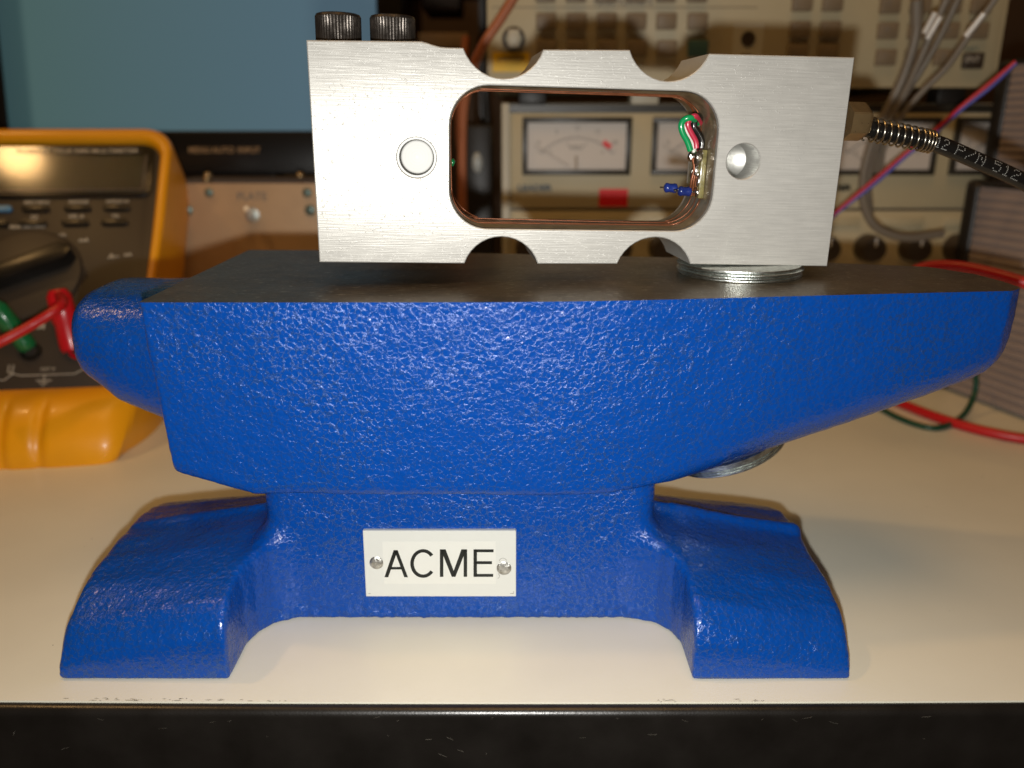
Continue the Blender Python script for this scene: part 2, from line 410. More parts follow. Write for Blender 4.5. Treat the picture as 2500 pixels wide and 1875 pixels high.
def anvil_field(h=.8):
    x = np.arange(-143, 155, h, dtype=np.float32); y = np.arange(192, 335, h, dtype=np.float32); z = np.arange(-1.6, 110, h, dtype=np.float32)
    X = x[:, None, None]; Y = y[None, :, None]; Z = z[None, None, :]; X2 = x[:, None]; Y2 = y[None, :]
    # upper body and horn
    plan = [(-100.5, 215), (-30, 215.1), (0, 215.5), (15, 216.3), (30, 217.5), (45, 219.2), (60, 221.1), (80, 223.7), (100, 226.2), (122, 228.8), (143, 231), (148.6, 236), (149.5, 246), (147, 259), (139, 273), (110, 281), (60, 293), (0, 302), (-60, 311), (-100.5, 312)]
    dp = poly_sdf(X2, Y2, plan)[:, :, None]+(105-Z)*.02
    yf = np.interp(x, [-100, 20, 60, 100, 143, 150], [215, 215, 221.5, 226.5, 231, 236])[:, None]
    yb = np.interp(x, [-100, -60, 0, 60, 110, 139, 147, 150], [312, 311, 302, 293, 281, 273, 262, 252])[:, None]
    t = np.clip((Y2-(yf+yb)/2)/((yb-yf)/2), -1, 1)
    zc = np.interp(x, [-101, -97, -75, 35, 47, 63, 81, 111, 139, 147, 150, 152], [53.5, 53, 46, 45.5, 45.5, 46.5, 51.2, 62, 73.5, 78.5, 87, 100])[:, None]
    pw = np.interp(x, [20, 65], [8.0, 2.4])[:, None]
    A = np.interp(x, [-100, 30, 80, 150], [5, 5, 22, 15])[:, None]
    zl = zc+A*(1-np.sqrt(np.clip(1-np.abs(t)**pw, 0, 1)))
    gx, gy = np.gradient(zl, h); sl = np.sqrt(1+np.minimum(gx*gx+gy*gy, 30))
    low = ((zl[:, :, None]-Z)/sl[:, :, None])
    left = -(X+100-(105-Z)*3/51)
    xr = np.interp(z, [78, 83, 92, 100, 110], [144, 147.3, 149.6, 149.6, 149])[None, None, :]
    body = smax(dp, low, 1.8); body = smax(body, left, 1.2); body = smax(body, X-xr, 3)
    # waist
    wx = np.maximum(-(X+77), X-44.5); wy = np.maximum(226.4+Z*.045-Y, Y-302)
    waist = smax(smax(wx, wy, 7), Z-52, 1)
    # feet
    base = [(-128, 196), (-80, 196), (-80, 213), (-78, 219), (-74, 223.5), (-68, 226), (39, 226), (45, 223.5), (49, 219), (51, 213), (51, 196), (96, 196), (96, 304), (-128, 304)]
    dbase = poly_sdf(X2, Y2, base)[:, :, None]
    yi = [196, 197.5, 199.5, 203, 209, 215, 226, 240, 243, 246, 250, 262, 272, 285, 300]
    ins = np.interp(y, yi, [17, 19.5, 21.5, 24, 25.3, 26.4, 28.8, 30.2, 30.8, 32.8, 30.6, 27.4, 23.3, 16, 7])
    outl = np.interp(y, yi, [5.5, 8, 10.5, 13.8, 17.5, 20, 21.8, 22.6, 22.8, 23.6, 23.6, 22.4, 18.5, 11.5, 3])
    outr = np.interp(y, yi, [3.5, 6, 9, 13, 16.6, 18.8, 19.6, 20, 20.4, 23.2, 21.4, 20.4, 17, 10, 2])
    ker = np.array([0, 1, 2, 1, 0.])/4
    ins, outl, outr = [np.convolve(np.pad(a, 2, 'edge'), ker, 'valid') for a in (ins, outl, outr)]
    s = np.clip((np.abs(x+16)-60)/(112-60), 0, 1)[:, None]; lf = (x < -16)[:, None]
    zt = ins[None]*(1-s)+np.where(lf, outl[None], outr[None])*s
    gx, gy = np.gradient(zt, h); sl = np.sqrt(1+np.minimum(gx*gx+gy*gy, 9))
    mid = (54-np.abs(X2+16))[:, :, None]
    feet = smax(dbase, (Z-zt[:, :, None])/sl[:, :, None], 2.6); feet = smax(feet, mid, 9)
    # heel: blunt rounded stub at the left
    hw = np.interp(x, [-136, -129, -122, -100, -90], [25, 26.5, 28, 30, 30])[:, None, None]; zb = np.interp(x, [-136, -129, -122, -100, -90], [74.5, 71, 64.5, 54.5, 52])[:, None, None]
    zcn = (101.6+zb)/2; hh = (101.6-zb)/2; p = 2.7
    knob = ((np.abs(Y-263)/hw)**p+(np.abs(Z-zcn)/hh)**p)**(1/p)-1
    knob = knob*np.minimum(hw, hh)
    knob = smax(knob, -(X+134.2), 5.5); knob = np.maximum(knob, X+90)
    f = smin(body, waist, 1.2)
    f = smin(f, feet, 5.5)
    f = smin(f, knob, 2.0)
    f = smax(f, -Z, 1.4)
    return f.astype(np.float32), x, y, z, h
def surface_nets(f, x, y, z, h):
    s = f < 0
    def c(a, i, j, k): 
        n = a.shape; return a[i:n[0]-1+i, j:n[1]-1+j, k:n[2]-1+k]
    cnt = sum(c(s, i, j, k).astype(np.int8) for i in (0, 1) for j in (0, 1) for k in (0, 1))
    act = (cnt > 0) & (cnt < 8); I = np.argwhere(act)
    idx = np.full(act.shape, -1, np.int64); idx[act] = np.arange(len(I))
    pos = np.zeros((len(I), 3)); num = np.zeros(len(I))
    corners = [(i, j, k) for i in (0, 1) for j in (0, 1) for k in (0, 1)]
    V = {cc: f[I[:, 0]+cc[0], I[:, 1]+cc[1], I[:, 2]+cc[2]] for cc in corners}
    for a in corners:
        for ax in range(3):
            if a[ax] == 0:
                b = tuple(1 if q == ax else a[q] for q in range(3)); fa, fb = V[a], V[b]
                m = (fa < 0) != (fb < 0); t = np.where(m, fa/(fa-fb+1e-20), 0)
                p = np.array(a, float)[None].repeat(len(I), 0); p[:, ax] += t
                pos[m] += p[m]; num[m] += 1
    pos = (I+pos/num[:, None])*h+np.array([x[0], y[0], z[0]])
    F = []
    for ax in range(3):
        o1, o2 = [(1, 2), (2, 0), (0, 1)][ax]
        a = [slice(None)]*3; b = [slice(None)]*3; a[ax] = slice(0, -1); b[ax] = slice(1, None)
        sa, sb = s[tuple(a)], s[tuple(b)]; E = np.argwhere(sa != sb)
        E = E[(E[:, o1] > 0) & (E[:, o2] > 0) & (E[:, o1] < f.shape[o1]-1) & (E[:, o2] < f.shape[o2]-1)]
        fl = sa[E[:, 0], E[:, 1], E[:, 2]]
        q = []
        for d1, d2 in ((0, 0), (1, 0), (1, 1), (0, 1)):
            e = E.copy(); e[:, o1] -= 1-d1; e[:, o2] -= 1-d2; q.append(idx[e[:, 0], e[:, 1], e[:, 2]])
        q = np.stack(q, 1); q[~fl] = q[~fl][:, ::-1]; F.append(q)
    return pos, np.concatenate(F)
pos, F = surface_nets(*anvil_field())
ORG = Vector((-16, 263, 0))
me = bpy.data.meshes.new('body'); me.from_pydata(pos, [], F.tolist()); me.update()
nrm = np.empty(len(pos)*3, np.float32); me.vertex_normals.foreach_get('vector', nrm); nrm = nrm.reshape(-1, 3)
dsp = np.empty(len(pos))
for i, p in enumerate(pos):
    v = Vector(p)
    a = noise.noise(v*.05)*.30+noise.noise(v*.16+Vector((7, 3, 1)))*.14+noise.noise(v*.45)*.10
    if p[2] < 40 and (p[0] < -80 or p[0] > 52): a += .55*noise.noise(Vector((v.x*.03, v.y*.11, v.z*.11)))
    if p[2] > 103: a = a*.35
    if p[2] < 9 and 224 < p[1] < 231: a += (1.1*noise.noise(v*.45)+.4*noise.noise(v*1.2))*max(0, 1-p[2]/7)
    dsp[i] = a
flat = pos[:, 2] < 1.5
dsp[flat] *= .3
pos = pos+nrm*dsp[:, None]
# ragged casting flash along the lower lip of the waist and crease where body meets waist
pos[:, 2] = np.maximum(pos[:, 2], 0.02)
me.vertices.foreach_set('co', pos.reshape(-1).astype(np.float32)); me.update()
bm = BM(); bm.from_mesh(me); bpy.data.meshes.remove(me)
g = bmesh.ops.bisect_plane(bm, geom=bm.verts[:]+bm.edges[:]+bm.faces[:], plane_co=(0, 0, 105), plane_no=(0, 0, 1), clear_outer=True)
ring = [e for e in g['geom_cut'] if isinstance(e, bmesh.types.BMEdge)]
# ordered loop for the ground face
adj = {}
for e in ring:
    a, b = e.verts; adj.setdefault(a, []).append(b); adj.setdefault(b, []).append(a)
start = ring[0].verts[0]; loop = [start]; prev = None; cur = start
while True:
    nx = [q for q in adj[cur] if q is not prev]
    if not nx or nx[0] is start: break
    prev, cur = cur, nx[0]; loop.append(cur)
    if len(loop) > 20000: break
top = [v.co.copy() for v in loop]
for v in bm.verts: v.co -= ORG
anvil = thing('anvil', 'small blue hammertone anvil with bare dark steel face on cream desk', 'anvil', ORG)
obj('body', bm, 'paint', anvil, smooth=75)
bm = BM(); vs = [bm.verts.new(p-ORG+Vector((0, 0, .01))) for p in top]; fc = bm.faces.new(vs)
bmesh.ops.triangulate(bm, faces=[fc]); 
ft = obj('face', bm, 'face', anvil, label='bare ground steel top face')
if ft.data.polygons[0].normal.z < 0: ft.data.flip_normals()

# name plate, on the waist
PO = atY(895, 1452, 226.2); PT = atY(1260, 1290, 227.6)
def plate_pt(px, py): return atP(px, py, Vector((0, 225.3, PO.z)), Vector((0, -1, .045)).normalized())
x0, x1, z0, z1 = PO.x, PT.x, PO.z, PT.z
pl = thing('name_plate_frame', '', 'x') ; bpy.data.objects.remove(pl)
ang = math.atan(.045)
def plate_obj(name, bm, mt, y, **k):
    o = obj(name, bm, mt, anvil, **k); o.location = Vector((0-ORG.x+0, 225.15-ORG.y, z0))*M; o.rotation_euler = (-ang, 0, 0); return o
bm = BM(); box(bm, x0, x1, 0, 1.6, 0, z1-z0, .15, 1); plate = plate_obj('name_plate', bm, 'plate', 0, smooth=30, label='white riveted plate reading ACME')
def pp(px, py):
    q = atP(px, py, Vector((0, 225.15, z0)), Vector((0, -math.cos(ang), math.sin(ang)))); return (q.x, (q.z-z0)/math.cos(ang))
a = pp(938, 1425); b = pp(1210, 1322)
bm = BM(); box(bm, a[0], b[0], -.03, .1, a[1], b[1]); t = obj('lettering_panel', bm, 'plate_in', plate)
def stroke(bm, p, q, w):
    p = Vector(p); q = Vector(q); d = (q-p).normalized(); n = Vector((-d.y, d.x))*w/2
    prism(bm, [tuple(p+n), tuple(p-n), tuple(q-n), tuple(q+n)], -.09, .1)
def poly(bm, pts): prism(bm, [pp(*p) for p in pts], -.09, .1)
bm = BM()  # A
poly(bm, [(938.5, 1409), (961, 1343), (971, 1343), (966.5, 1356), (948, 1409)]); poly(bm, [(961.2, 1343), (971, 1343), (996, 1409), (987, 1409), (966, 1352)]); poly(bm, [(952, 1390), (982, 1390), (980, 1384), (954, 1384)])
obj('letter', bm, 'ink', plate, label='letter A')
bm = BM(); oc = []; ic = []
for k in range(29):
    t = R(38+284*k/28); oc.append((1033+32*math.cos(t)*.98, 1375.5-35*math.sin(t))); ic.append((1033+23*math.cos(t)*.98, 1375.5-27*math.sin(t)))
for k in range(28): poly(bm, [oc[k], oc[k+1], ic[k+1], ic[k]])
obj('letter', bm, 'ink', plate, label='letter C')
bm = BM()
poly(bm, [(1074, 1408), (1074, 1341), (1082.5, 1341), (1082.5, 1408)]); poly(bm, [(1132, 1408), (1132, 1341), (1140.5, 1341), (1140.5, 1408)])
poly(bm, [(1076, 1341), (1088, 1341), (1111, 1402), (1103, 1408)]); poly(bm, [(1126.5, 1341), (1138.5, 1341), (1112, 1408), (1103, 1408), (1106, 1398)])
obj('letter', bm, 'ink', plate, label='letter M')
bm = BM()
poly(bm, [(1156, 1408), (1156, 1341), (1164.5, 1341), (1164.5, 1408)])
for yy, xx in ((1341, 1205), (1370, 1201), (1401, 1204)): poly(bm, [(1160, yy+7), (1160, yy), (xx, yy), (xx, yy+7)])
obj('letter', bm, 'ink', plate, label='letter E')
for (px, py, rr) in ((919, 1374, 2.15), (1230.5, 1387, 2.3)):
    q = pp(px, py); bm = BM()
    lathe(bm, [(0, .42), (rr*.55, .40), (rr*.8, .30), (rr, .05), (rr, -.3)], axis_mtx((q[0], 0, q[1]), (0, -1, 0)), 28)
    bmesh.ops.remove_doubles(bm, verts=bm.verts, dist=1e-4)
    obj('rivet', bm, 'rivet', plate, smooth=50)
for (cx, cy, r, a0, a1) in ((1228, 1372, 9.5, 20, 165), (1213, 1406, 6.5, -70, 60)):
    bm = BM(); pts = [pp(cx+r*math.cos(R(a0+(a1-a0)*k/8)), cy-r*math.sin(R(a0+(a1-a0)*k/8))) for k in range(9)]
    tube(bm, [(p[0], -.02, p[1]) for p in pts], .07, 5); obj('scribed_mark', bm, 'grey_ink', plate)
for (cx, cy, sx, sy) in ((1258, 1297, 0, -5), (1254, 1449, -8, 0), (1254, 1449, 0, -6), (899, 1449, 6, 0)):
    bm = BM(); p, q = pp(cx, cy), pp(cx+sx, cy+sy); tube(bm, [(p[0], 0, p[1]), (q[0], 0, q[1])], .08, 4); obj('scribed_mark', bm, 'grey_ink', plate)

# ================================================================= LOAD CELL
yaw = math.atan2(15.5, 154); tiltc = R(1.35)
cellroot = thing('load_cell', 'brushed aluminium load cell block with rounded window standing over the anvil on washers', 'load cell', (-56.2, 238.2, 112.1))
RM = (Matrix.Rotation(yaw, 3, 'Z') @ Matrix.Rotation(tiltc, 3, 'Y'))
cellroot.rotation_euler = RM.to_euler()
CO0 = Vector((-56.2, 238.2, 112.1)); E1 = RM @ Vector((1, 0, 0)); EN = RM @ Vector((0, 1, 0)); E2 = RM @ Vector((0, 0, 1))
def cl(px, py, dep=0):
    q = atP(px, py, CO0+EN*dep, EN)-CO0; return (q.dot(E1), q.dot(E2))
TH = 27.0
outl = [(748, 98), (1028, 101), (1043, 105), (1058, 110), (1075, 114.5), (1090, 116), (1131, 117)]
def notch(a, b, c, n=14):
    A, B, C = [Vector(cl(*p)) for p in (a, b, c)]
    ax, ay = A; bx, by = B; cx, cy = C
    d = 2*(ax*(by-cy)+bx*(cy-ay)+cx*(ay-by))
    ux = ((ax*ax+ay*ay)*(by-cy)+(bx*bx+by*by)*(cy-ay)+(cx*cx+cy*cy)*(ay-by))/d
    uy = ((ax*ax+ay*ay)*(cx-bx)+(bx*bx+by*by)*(ax-cx)+(cx*cx+cy*cy)*(bx-ax))/d
    U = Vector((ux, uy)); r = (A-U).length
    a0 = math.atan2(*(A-U).yx); a1 = math.atan2(*(C-U).yx); am = math.atan2(*(B-U).yx)
    def norm(x, ref): 
        while x < ref: x += 2*PI
        while x > ref+2*PI: x -= 2*PI
        return x
    am2 = norm(am, a0); a12 = norm(a1, a0)
    if am2 > a12: a12 -= 2*PI
    return [(ux+r*math.cos(a0+(a12-a0)*k/n), uy+r*math.sin(a0+(a12-a0)*k/n)) for k in range(n+1)]
PTS = [cl(*p) for p in outl[:-1]]
PTS += notch((1131, 117), (1233, 192), (1327, 121)); PTS += notch((1538, 122), (1625, 198), (1732, 131))
PTS += [cl(2087, 140), cl(2020, 650)]
PTS += notch((1686, 645), (1603, 579), (1507, 644)); PTS += notch((1313, 644), (1228, 578), (1134, 643))
PTS += [cl(780, 640)]
WL, WR = cl(1097, 385)[0], cl(1750, 385)[0]; WT = (cl(1300, 213)[1]+cl(1600, 218)[1])/2; WB = cl(1400, 561)[1]
WIN = rrect(WL, WR, WB, WT, 11.2, 10)
HL = cl(1017, 385); HR = cl(1815, 394)
def circ(c, r, n=40): return [(c[0]+r*math.cos(2*PI*k/n), c[1]+r*math.sin(2*PI*k/n)) for k in range(n)]
cu = bpy.data.curves.new('c', 'CURVE'); cu.dimensions = '2D'; cu.fill_mode = 'BOTH'
bev = .28
cu.extrude = (TH/2-bev)*M; cu.bevel_depth = bev*M; cu.bevel_resolution = 0; cu.offset = -bev*M
for P in (PTS, WIN, circ(HL, 5.6), circ(HR, 5.1)):
    sp = cu.splines.new('POLY'); sp.points.add(len(P)-1); sp.use_cyclic_u = True
    for i, (a, b) in enumerate(P): sp.points[i].co = (a*M, b*M, 0, 1)
t = bpy.data.objects.new('t', cu); COL.objects.link(t)
me = bpy.data.meshes.new_from_object(t.evaluated_get(bpy.context.evaluated_depsgraph_get())); bpy.data.objects.remove(t)
me.transform(Matrix.Translation((0, TH/2*M, 0)) @ Matrix.Rotation(PI/2, 4, 'X'))
me.materials.clear(); me.materials.append(MT['alu']); me.name = 'block'
bm = BM(); bm.from_mesh(me); bmesh.ops.remove_doubles(bm, verts=bm.verts, dist=1e-7); bmesh.ops.recalc_face_normals(bm, faces=bm.faces); bm.to_mesh(me); bm.free()
me.polygons.foreach_set('use_smooth', [True]*len(me.polygons)); me.set_sharp_from_angle(angle=R(28))
blk = bpy.data.objects.new('block', me); COL.objects.link(blk); blk.parent = cellroot
# left: recessed turned pin ; right: drilled hole
bm = BM(); lathe(bm, [(5.62, -.2), (5.62, 1.6), (5.0, 1.6), (4.7, 2.6)], axis_mtx((HL[0], .3, HL[1]), (0, 1, 0)), 40); obj('counterbore', bm, 'pin', cellroot, smooth=30)
bm = BM(); pr = [(0, 0)]
for k in range(1, 12): pr.append((4.55*k/11, .045*(k % 2)+.02*k))
pr += [(4.75, .7), (4.75, 5)]
lathe(bm, pr, axis_mtx((HL[0]+.15, 1.5, HL[1]+.15), (0, 1, 0)), 40); obj('dowel_pin', bm, 'pin', cellroot, smooth=20)
bm = BM(); lathe(bm, [(5.35, -.02), (5.1, .35), (5.1, 11), (0, 14)], axis_mtx((HR[0], 0.3, HR[1]), (0, 1, 0)), 48); obj('drilled_hole', bm, 'turned', cellroot, smooth=20)
# varnish lining of the window
bm = BM(); P = rrect(WL+.15, WR-.15, WB+.15, WT-.15, 11.05, 10); Q = rrect(WL+.45, WR-.45, WB+.45, WT-.45, 10.8, 10)
va = [bm.verts.new((a, 1.6, b)) for a, b in P]; vb = [bm.verts.new((a, 3.5, b)) for a, b in Q]; vc = [bm.verts.new((a, 24, b)) for a, b in Q]
for i in range(len(P)):
    j = (i+1) % len(P); bm.faces.new((va[i], va[j], vb[j], vb[i])); bm.faces.new((vb[i], vb[j], vc[j], vc[i]))
obj('varnish_lining', bm, 'varnish', cellroot, smooth=60)
# enamelled wires round the inside
for k, (ins, dep, seedk) in enumerate(((.6, 11, 1), (.8, 15, 3), (.7, 20, 5))):
    P = rrect(WL+ins, WR-ins, WB+ins, WT-ins, 10.6-ins*.3, 8)
    n = len(P); pts = []
    for i, (a, b) in enumerate(P):
        nz = noise.noise(Vector((a*.06, b*.06, seedk*9.1))); q = Vector((a-(WL+WR)/2, b-(WB+WT)/2)); q = q*(1-abs(nz)*.02)
        pts.append((q.x+(WL+WR)/2, dep+nz*9, q.y+(WB+WT)/2))
    pts.append(pts[0]); bm = BM(); tube(bm, smooth_path(pts, 2), .17, 6, False); obj('copper_wire', bm, 'copper', cellroot, smooth=80)
# green dab at the left
bm = BM(); bmesh.ops.create_icosphere(bm, subdivisions=2, radius=1)
for v in bm.verts: v.co = Vector((v.co.x*1.0, v.co.y*1.5, v.co.z*1.2))*(1+.3*noise.noise(v.co*2))+Vector((WL+1.2, 13, cl(1114, 401)[1]))
obj('green_lacquer_dab', bm, 'green_plastic', cellroot, smooth=60)
# coloured wires, terminal board, resistor at the right
def c3(px, py, dep): a, b = cl(px, py, dep); return (a, dep, b)
for mt, r, dep, P in (('green_wire', .95, 8, [(1704, 300), (1688, 288), (1671, 292), (1663, 306), (1667, 325), (1678, 345), (1686, 368)]),
                 ('white_wire', .8, 9, [(1706, 302), (1694, 290), (1680, 296), (1674, 312), (1682, 335), (1692, 352), (1694, 372)]),
                 ('pink_wire', .9, 8.5, [(1709, 300), (1698, 284), (1685, 290), (1679, 305), (1688, 326), (1698, 345), (1700, 362)]),
                 ('black_wire', 1.0, 10, [(1716, 292), (1703, 284), (1696, 296), (1694, 312), (1705, 328), (1713, 345), (1712, 362)])):
    bm = BM(); pp3 = [c3(a, b, dep+(4 if i == 0 else 0)) for i, (a, b) in enumerate(P)]
    tube(bm, smooth_path(pp3, 6), r, 10); obj('sleeved_wire', bm, mt, cellroot, smooth=60, label={'green_wire': 'green wire', 'white_wire': 'white wire', 'pink_wire': 'red wire', 'black_wire': 'black wire'}[mt])
bm = BM(); a0 = c3(1716, 365, 9); a1 = c3(1716, 484, 9)
box(bm, WR-2.2, WR-.5, 7, 19, a1[2], a0[2], .4); tb = obj('terminal_board', bm, 'amber', cellroot, smooth=40)
bm = BM()
for (px, py, r, ex, dep) in ((1704, 385, 1.5, 1.7, 8), (1687, 382, 1.0, 1.6, 9), (1712, 372, 1.0, 1.2, 8), (1700, 415, .9, 2.4, 9), (1706, 440, .9, 2.6, 8.5), (1690, 425, .7, 2.6, 10), (1703, 470, 1.0, 1.5, 8)):
    t = BM(); bmesh.ops.create_icosphere(t, subdivisions=3, radius=r); q = Vector(c3(px, py, dep))
    for v in t.verts: v.co = Vector((v.co.x, v.co.y, v.co.z*ex))*(1+.25*noise.noise(v.co*1.3+q))+q
    merge(bm, t)
sd = obj('solder_blob', bm, 'solder', tb, smooth=60)
bm = BM()
for i in range(4):
    tube(bm, smooth_path([c3(1690+i*6, 385, 8+i*.7), c3(1694+i*4, 410, 8+i), c3(1688+i*6, 440, 8+i), c3(1684+i*5, 478, 9+i)], 5), .33, 6)
obj('bare_lead', bm, 'copper', tb, smooth=60)
p0 = Vector(c3(1655, 466, 9)); p1 = Vector(c3(1688, 468, 9)); d = (p1-p0).normalized(); Ln = (p1-p0).length
for off, dd in ((Vector((0, 0, 0)), 0), (Vector((-3.0, 5.0, .6)), 1)):
    bm = BM(); lathe(bm, [(0, 0), (.9, .1), (1.45, .5), (1.5, 1.1), (1.36, 1.6), (1.36, Ln-1.6), (1.5, Ln-1.1), (1.45, Ln-.5), (.9, Ln-.1), (0, Ln)], axis_mtx(p0+off, d), 20)
    rs = obj('resistor', bm, 'resistor', tb, smooth=50)
    bm = BM(); tube(bm, [p0+off-d*1.3, p0+off], .28, 6)
    tube(bm, [p1+off, p1+off+d*.9, Vector(c3(1705, 460, 8.5))], .3, 6); obj('lead', bm, 'solder', rs)
bm = BM()
for k in range(14):
    q = p0+d*(1.8+(Ln-3.6)*(k % 7)/6)+Vector((0, -1.12, .45-.5*(k//7))); t = BM(); box(t, q.x-.13, q.x+.13, q.y-.05, q.y+.1, q.z-.14, q.z+.14); merge(bm, t)
obj('printed_dots', bm, 'white_ink', tb)
# socket head bolts screwed into the top
ztop = cl(800, 99)[1]
for px in (826, 958.5):
    yc = TH/2; u = cl(px, 60, yc)[0]; rr = 6.45; H = 8.3; bm = BM(); seg = 144
    prf = [(rr-1.1, H, 0), (rr-.35, H-.25, 0), (rr, H-.9, .3), (rr, H-1.1, 1), (rr, 1.3, 1), (rr, 1.0, 0), (rr, .35, 0), (rr-.5, 0, 0), (0, 0, 0)]
    rings = []
    for (r, h, kn) in prf:
        if r == 0: rings.append([bm.verts.new((u, yc, ztop+h))]); continue
        rings.append([bm.verts.new((u+(r-.28*kn*(.5-.5*math.cos(2*PI*48*k/seg)))*math.cos(2*PI*k/seg), yc+(r-.28*kn*(.5-.5*math.cos(2*PI*48*k/seg)))*math.sin(2*PI*k/seg), ztop+h)) for k in range(seg)])
    hexr = [bm.verts.new((u+3.6*math.cos(2*PI*k/6), yc+3.6*math.sin(2*PI*k/6), ztop+H)) for k in range(6)]
    hexb = [bm.verts.new((v.co.x, v.co.y, ztop+3.5)) for v in hexr]
    bm.faces.new(hexb)
    for k in range(6):
        bm.faces.new((hexr[k], hexr[(k+1) % 6], hexb[(k+1) % 6], hexb[k]))
        n0 = k*seg//6; bm.faces.new([hexr[k]]+[rings[0][(n0+q) % seg] for q in range(seg//6+1)]+[hexr[(k+1) % 6]])
    for A, B in zip(rings, rings[1:]):
        for i in range(seg):
            j = (i+1) % seg
            if len(B) == 1: bm.faces.new((A[i], A[j], B[0]))
            else: bm.faces.new((A[i], A[j], B[j], B[i]))
    obj('socket_head_bolt', bm, 'black_steel', cellroot, smooth=32, label='left knurled black bolt' if px < 900 else 'right knurled black bolt')
# cable gland, spring and cable (local frame)
L0 = cl(2080, 300)[0]; gc = c3(2100, 297, 13); u0 = cl(2062, 300, 13)[0]; u1 = cl(2112, 300, 13)[0]
bm = BM(); rr = 5.9
ringsd = [(u0, rr), (u1-1.6, rr), (u1-.5, rr*.93), (u1, rr*.84)]
RS = [[bm.verts.new((uu, 13+r*math.cos(R(60*k+35)), gc[2]+r*math.sin(R(60*k+35)))) for k in range(6)] for uu, r in ringsd]
for A, B in zip(RS, RS[1:]):
    for i in range(6): bm.faces.new((A[i], A[(i+1) % 6], B[(i+1) % 6], B[i]))
bm.faces.new(RS[0]); bm.faces.new(RS[-1][::-1])
bmesh.ops.bevel(bm, geom=[e for e in bm.edges if abs((e.verts[0].co-e.verts[1].co).normalized().x) > .6], offset=.25, segments=2, affect='EDGES')
obj('hex_gland', bm, 'brass', cellroot, smooth=25)
CP = [c3(2085, 303, 13), c3(2114, 313, 13), c3(2170, 325, 13), c3(2230, 337, 13), c3(2281, 349, 13), c3(2330, 368, 13), c3(2378, 389, 13), c3(2430, 411, 13), c3(2480, 434, 13), c3(2560, 474, 13)]
CPs = smooth_path(CP, 12)
bm = BM(); tube(bm, CPs, 2.6, 24); obj('cable', bm, 'cable', cellroot, smooth=60)
# arc-length frames
cum = [0]
for a, b in zip(CPs, CPs[1:]): cum.append(cum[-1]+(b-a).length)
def along(s):
    s = max(0, min(cum[-1]-1e-6, s)); i = max(0, np.searchsorted(cum, s)-1); i = min(i, len(CPs)-2)
    f = (s-cum[i])/(cum[i+1]-cum[i]); p = CPs[i].lerp(CPs[i+1], f); d = (CPs[i+1]-CPs[i]).normalized()
    n = Vector((0, -1, 0)); n = (n-d*n.dot(d)).normalized(); return p, d, n, n.cross(d)*-1
s0 = (Vector(CP[1])-Vector(CP[0])).length+.5; s1 = s0+21.3
pts = []; nt = 8.0; n2 = 3.0; tot = int((nt+n2)*22)
for k in range(tot+1):
    turn = k/22; s = s0+(turn/nt)*18.6 if turn < nt else s0+18.6+(turn-nt)*1.15
    p, d, n, b = along(s); a = 2*PI*turn+PI/2; rad = 3.55-.2*min(1, turn/8)
    pts.append(p+(n*math.cos(a)+b*math.sin(a))*rad)
bm = BM(); tube(bm, pts, .34, 8); obj('strain_relief_spring', bm, 'spring', cellroot, smooth=60)
FONT = {'1': ['00100', '01100', '00100', '00100', '00100', '00100', '01110'], '2': ['01110', '10001', '00001', '00110', '01000', '10000', '11111'],
        'P': ['11110', '10001', '10001', '11110', '10000', '10000', '10000'], '/': ['00001', '00001', '00010', '00100', '01000', '10000', '10000'],
        'N': ['10001', '11001', '10101', '10101', '10011', '10001', '10001'], '5': ['11111', '10000', '11110', '00001', '00001', '10001', '01110'], ' ': ['00000']*7}
bm = BM(); s = s1+1.0
for word, pit in (('12', .42), (' ', .4), ('P/N', .64), (' ', .7), ('512', .60)):
    for chn in word:
        g = FONT[chn]
        for r in range(7):
            for c in range(5):
                if g[r][c] == '1':
                    p, d, n, b = along(s+c*pit); an = (3-r)*.20+.12
                    rr = n*math.cos(an)+b*math.sin(an) if b.z > 0 else n*math.cos(an)-b*math.sin(an)
                    q = p+rr*2.61; t1 = d*.125; t2 = rr.cross(d)*.125
                    vs = [bm.verts.new(q+t1+t2), bm.verts.new(q-t1+t2), bm.verts.new(q-t1-t2), bm.verts.new(q+t1-t2)]
                    vt = [bm.verts.new(v.co+rr*.03) for v in vs]; bm.faces.new(vt)
                    for i in range(4): bm.faces.new((vs[i], vs[(i+1) % 4], vt[(i+1) % 4], vt[i]))
        s += pit*6.2 if chn != ' ' else 2.4
MT['cable_ink'] = mat('faded_ink', (.50, .50, .47), .6); o = obj('printed_text', bm, 'cable_ink', cellroot)

# ================================================================= WASHERS
def washer(z, th, dx, dy, label, mtx=None, R0=19.3, r1=6.5):
    bm = BM(); c = .26
    lathe(bm, [(r1, 0), (R0-c, 0), (R0, c), (R0, th-c*.8), (R0-c*1.6, th), (r1, th), (r1, 0)], mtx, 96)
    bmesh.ops.remove_doubles(bm, verts=bm.verts, dist=1e-4)
    o = obj('washer', bm, 'zinc', smooth=28, loc=(72.5+dx, 261+dy, z) if mtx is None else (0, 0, 0)); tag(o, label, 'washer', 'zinc washers clamped on the horn'); return o
z = 105.05
for th, dx, dy, lb in ((.9, .3, .6, 'bottom zinc washer of the stack on the anvil face under the load cell'), (.8, -.2, .1, 'thin zinc washer second from the bottom of the stack on the anvil face'),
                       (.8, .5, -.1, 'thin zinc washer third from the bottom of the stack on the anvil face'), (1.0, -.2, .3, 'thickest and topmost zinc washer of the stack, touching the load cell')):
    washer(z, th, dx, dy, lb); z += th+.07
tl = Matrix.Translation((74.6, 262, 43.8)) @ Matrix.Rotation(R(-20.5), 4, 'Y')
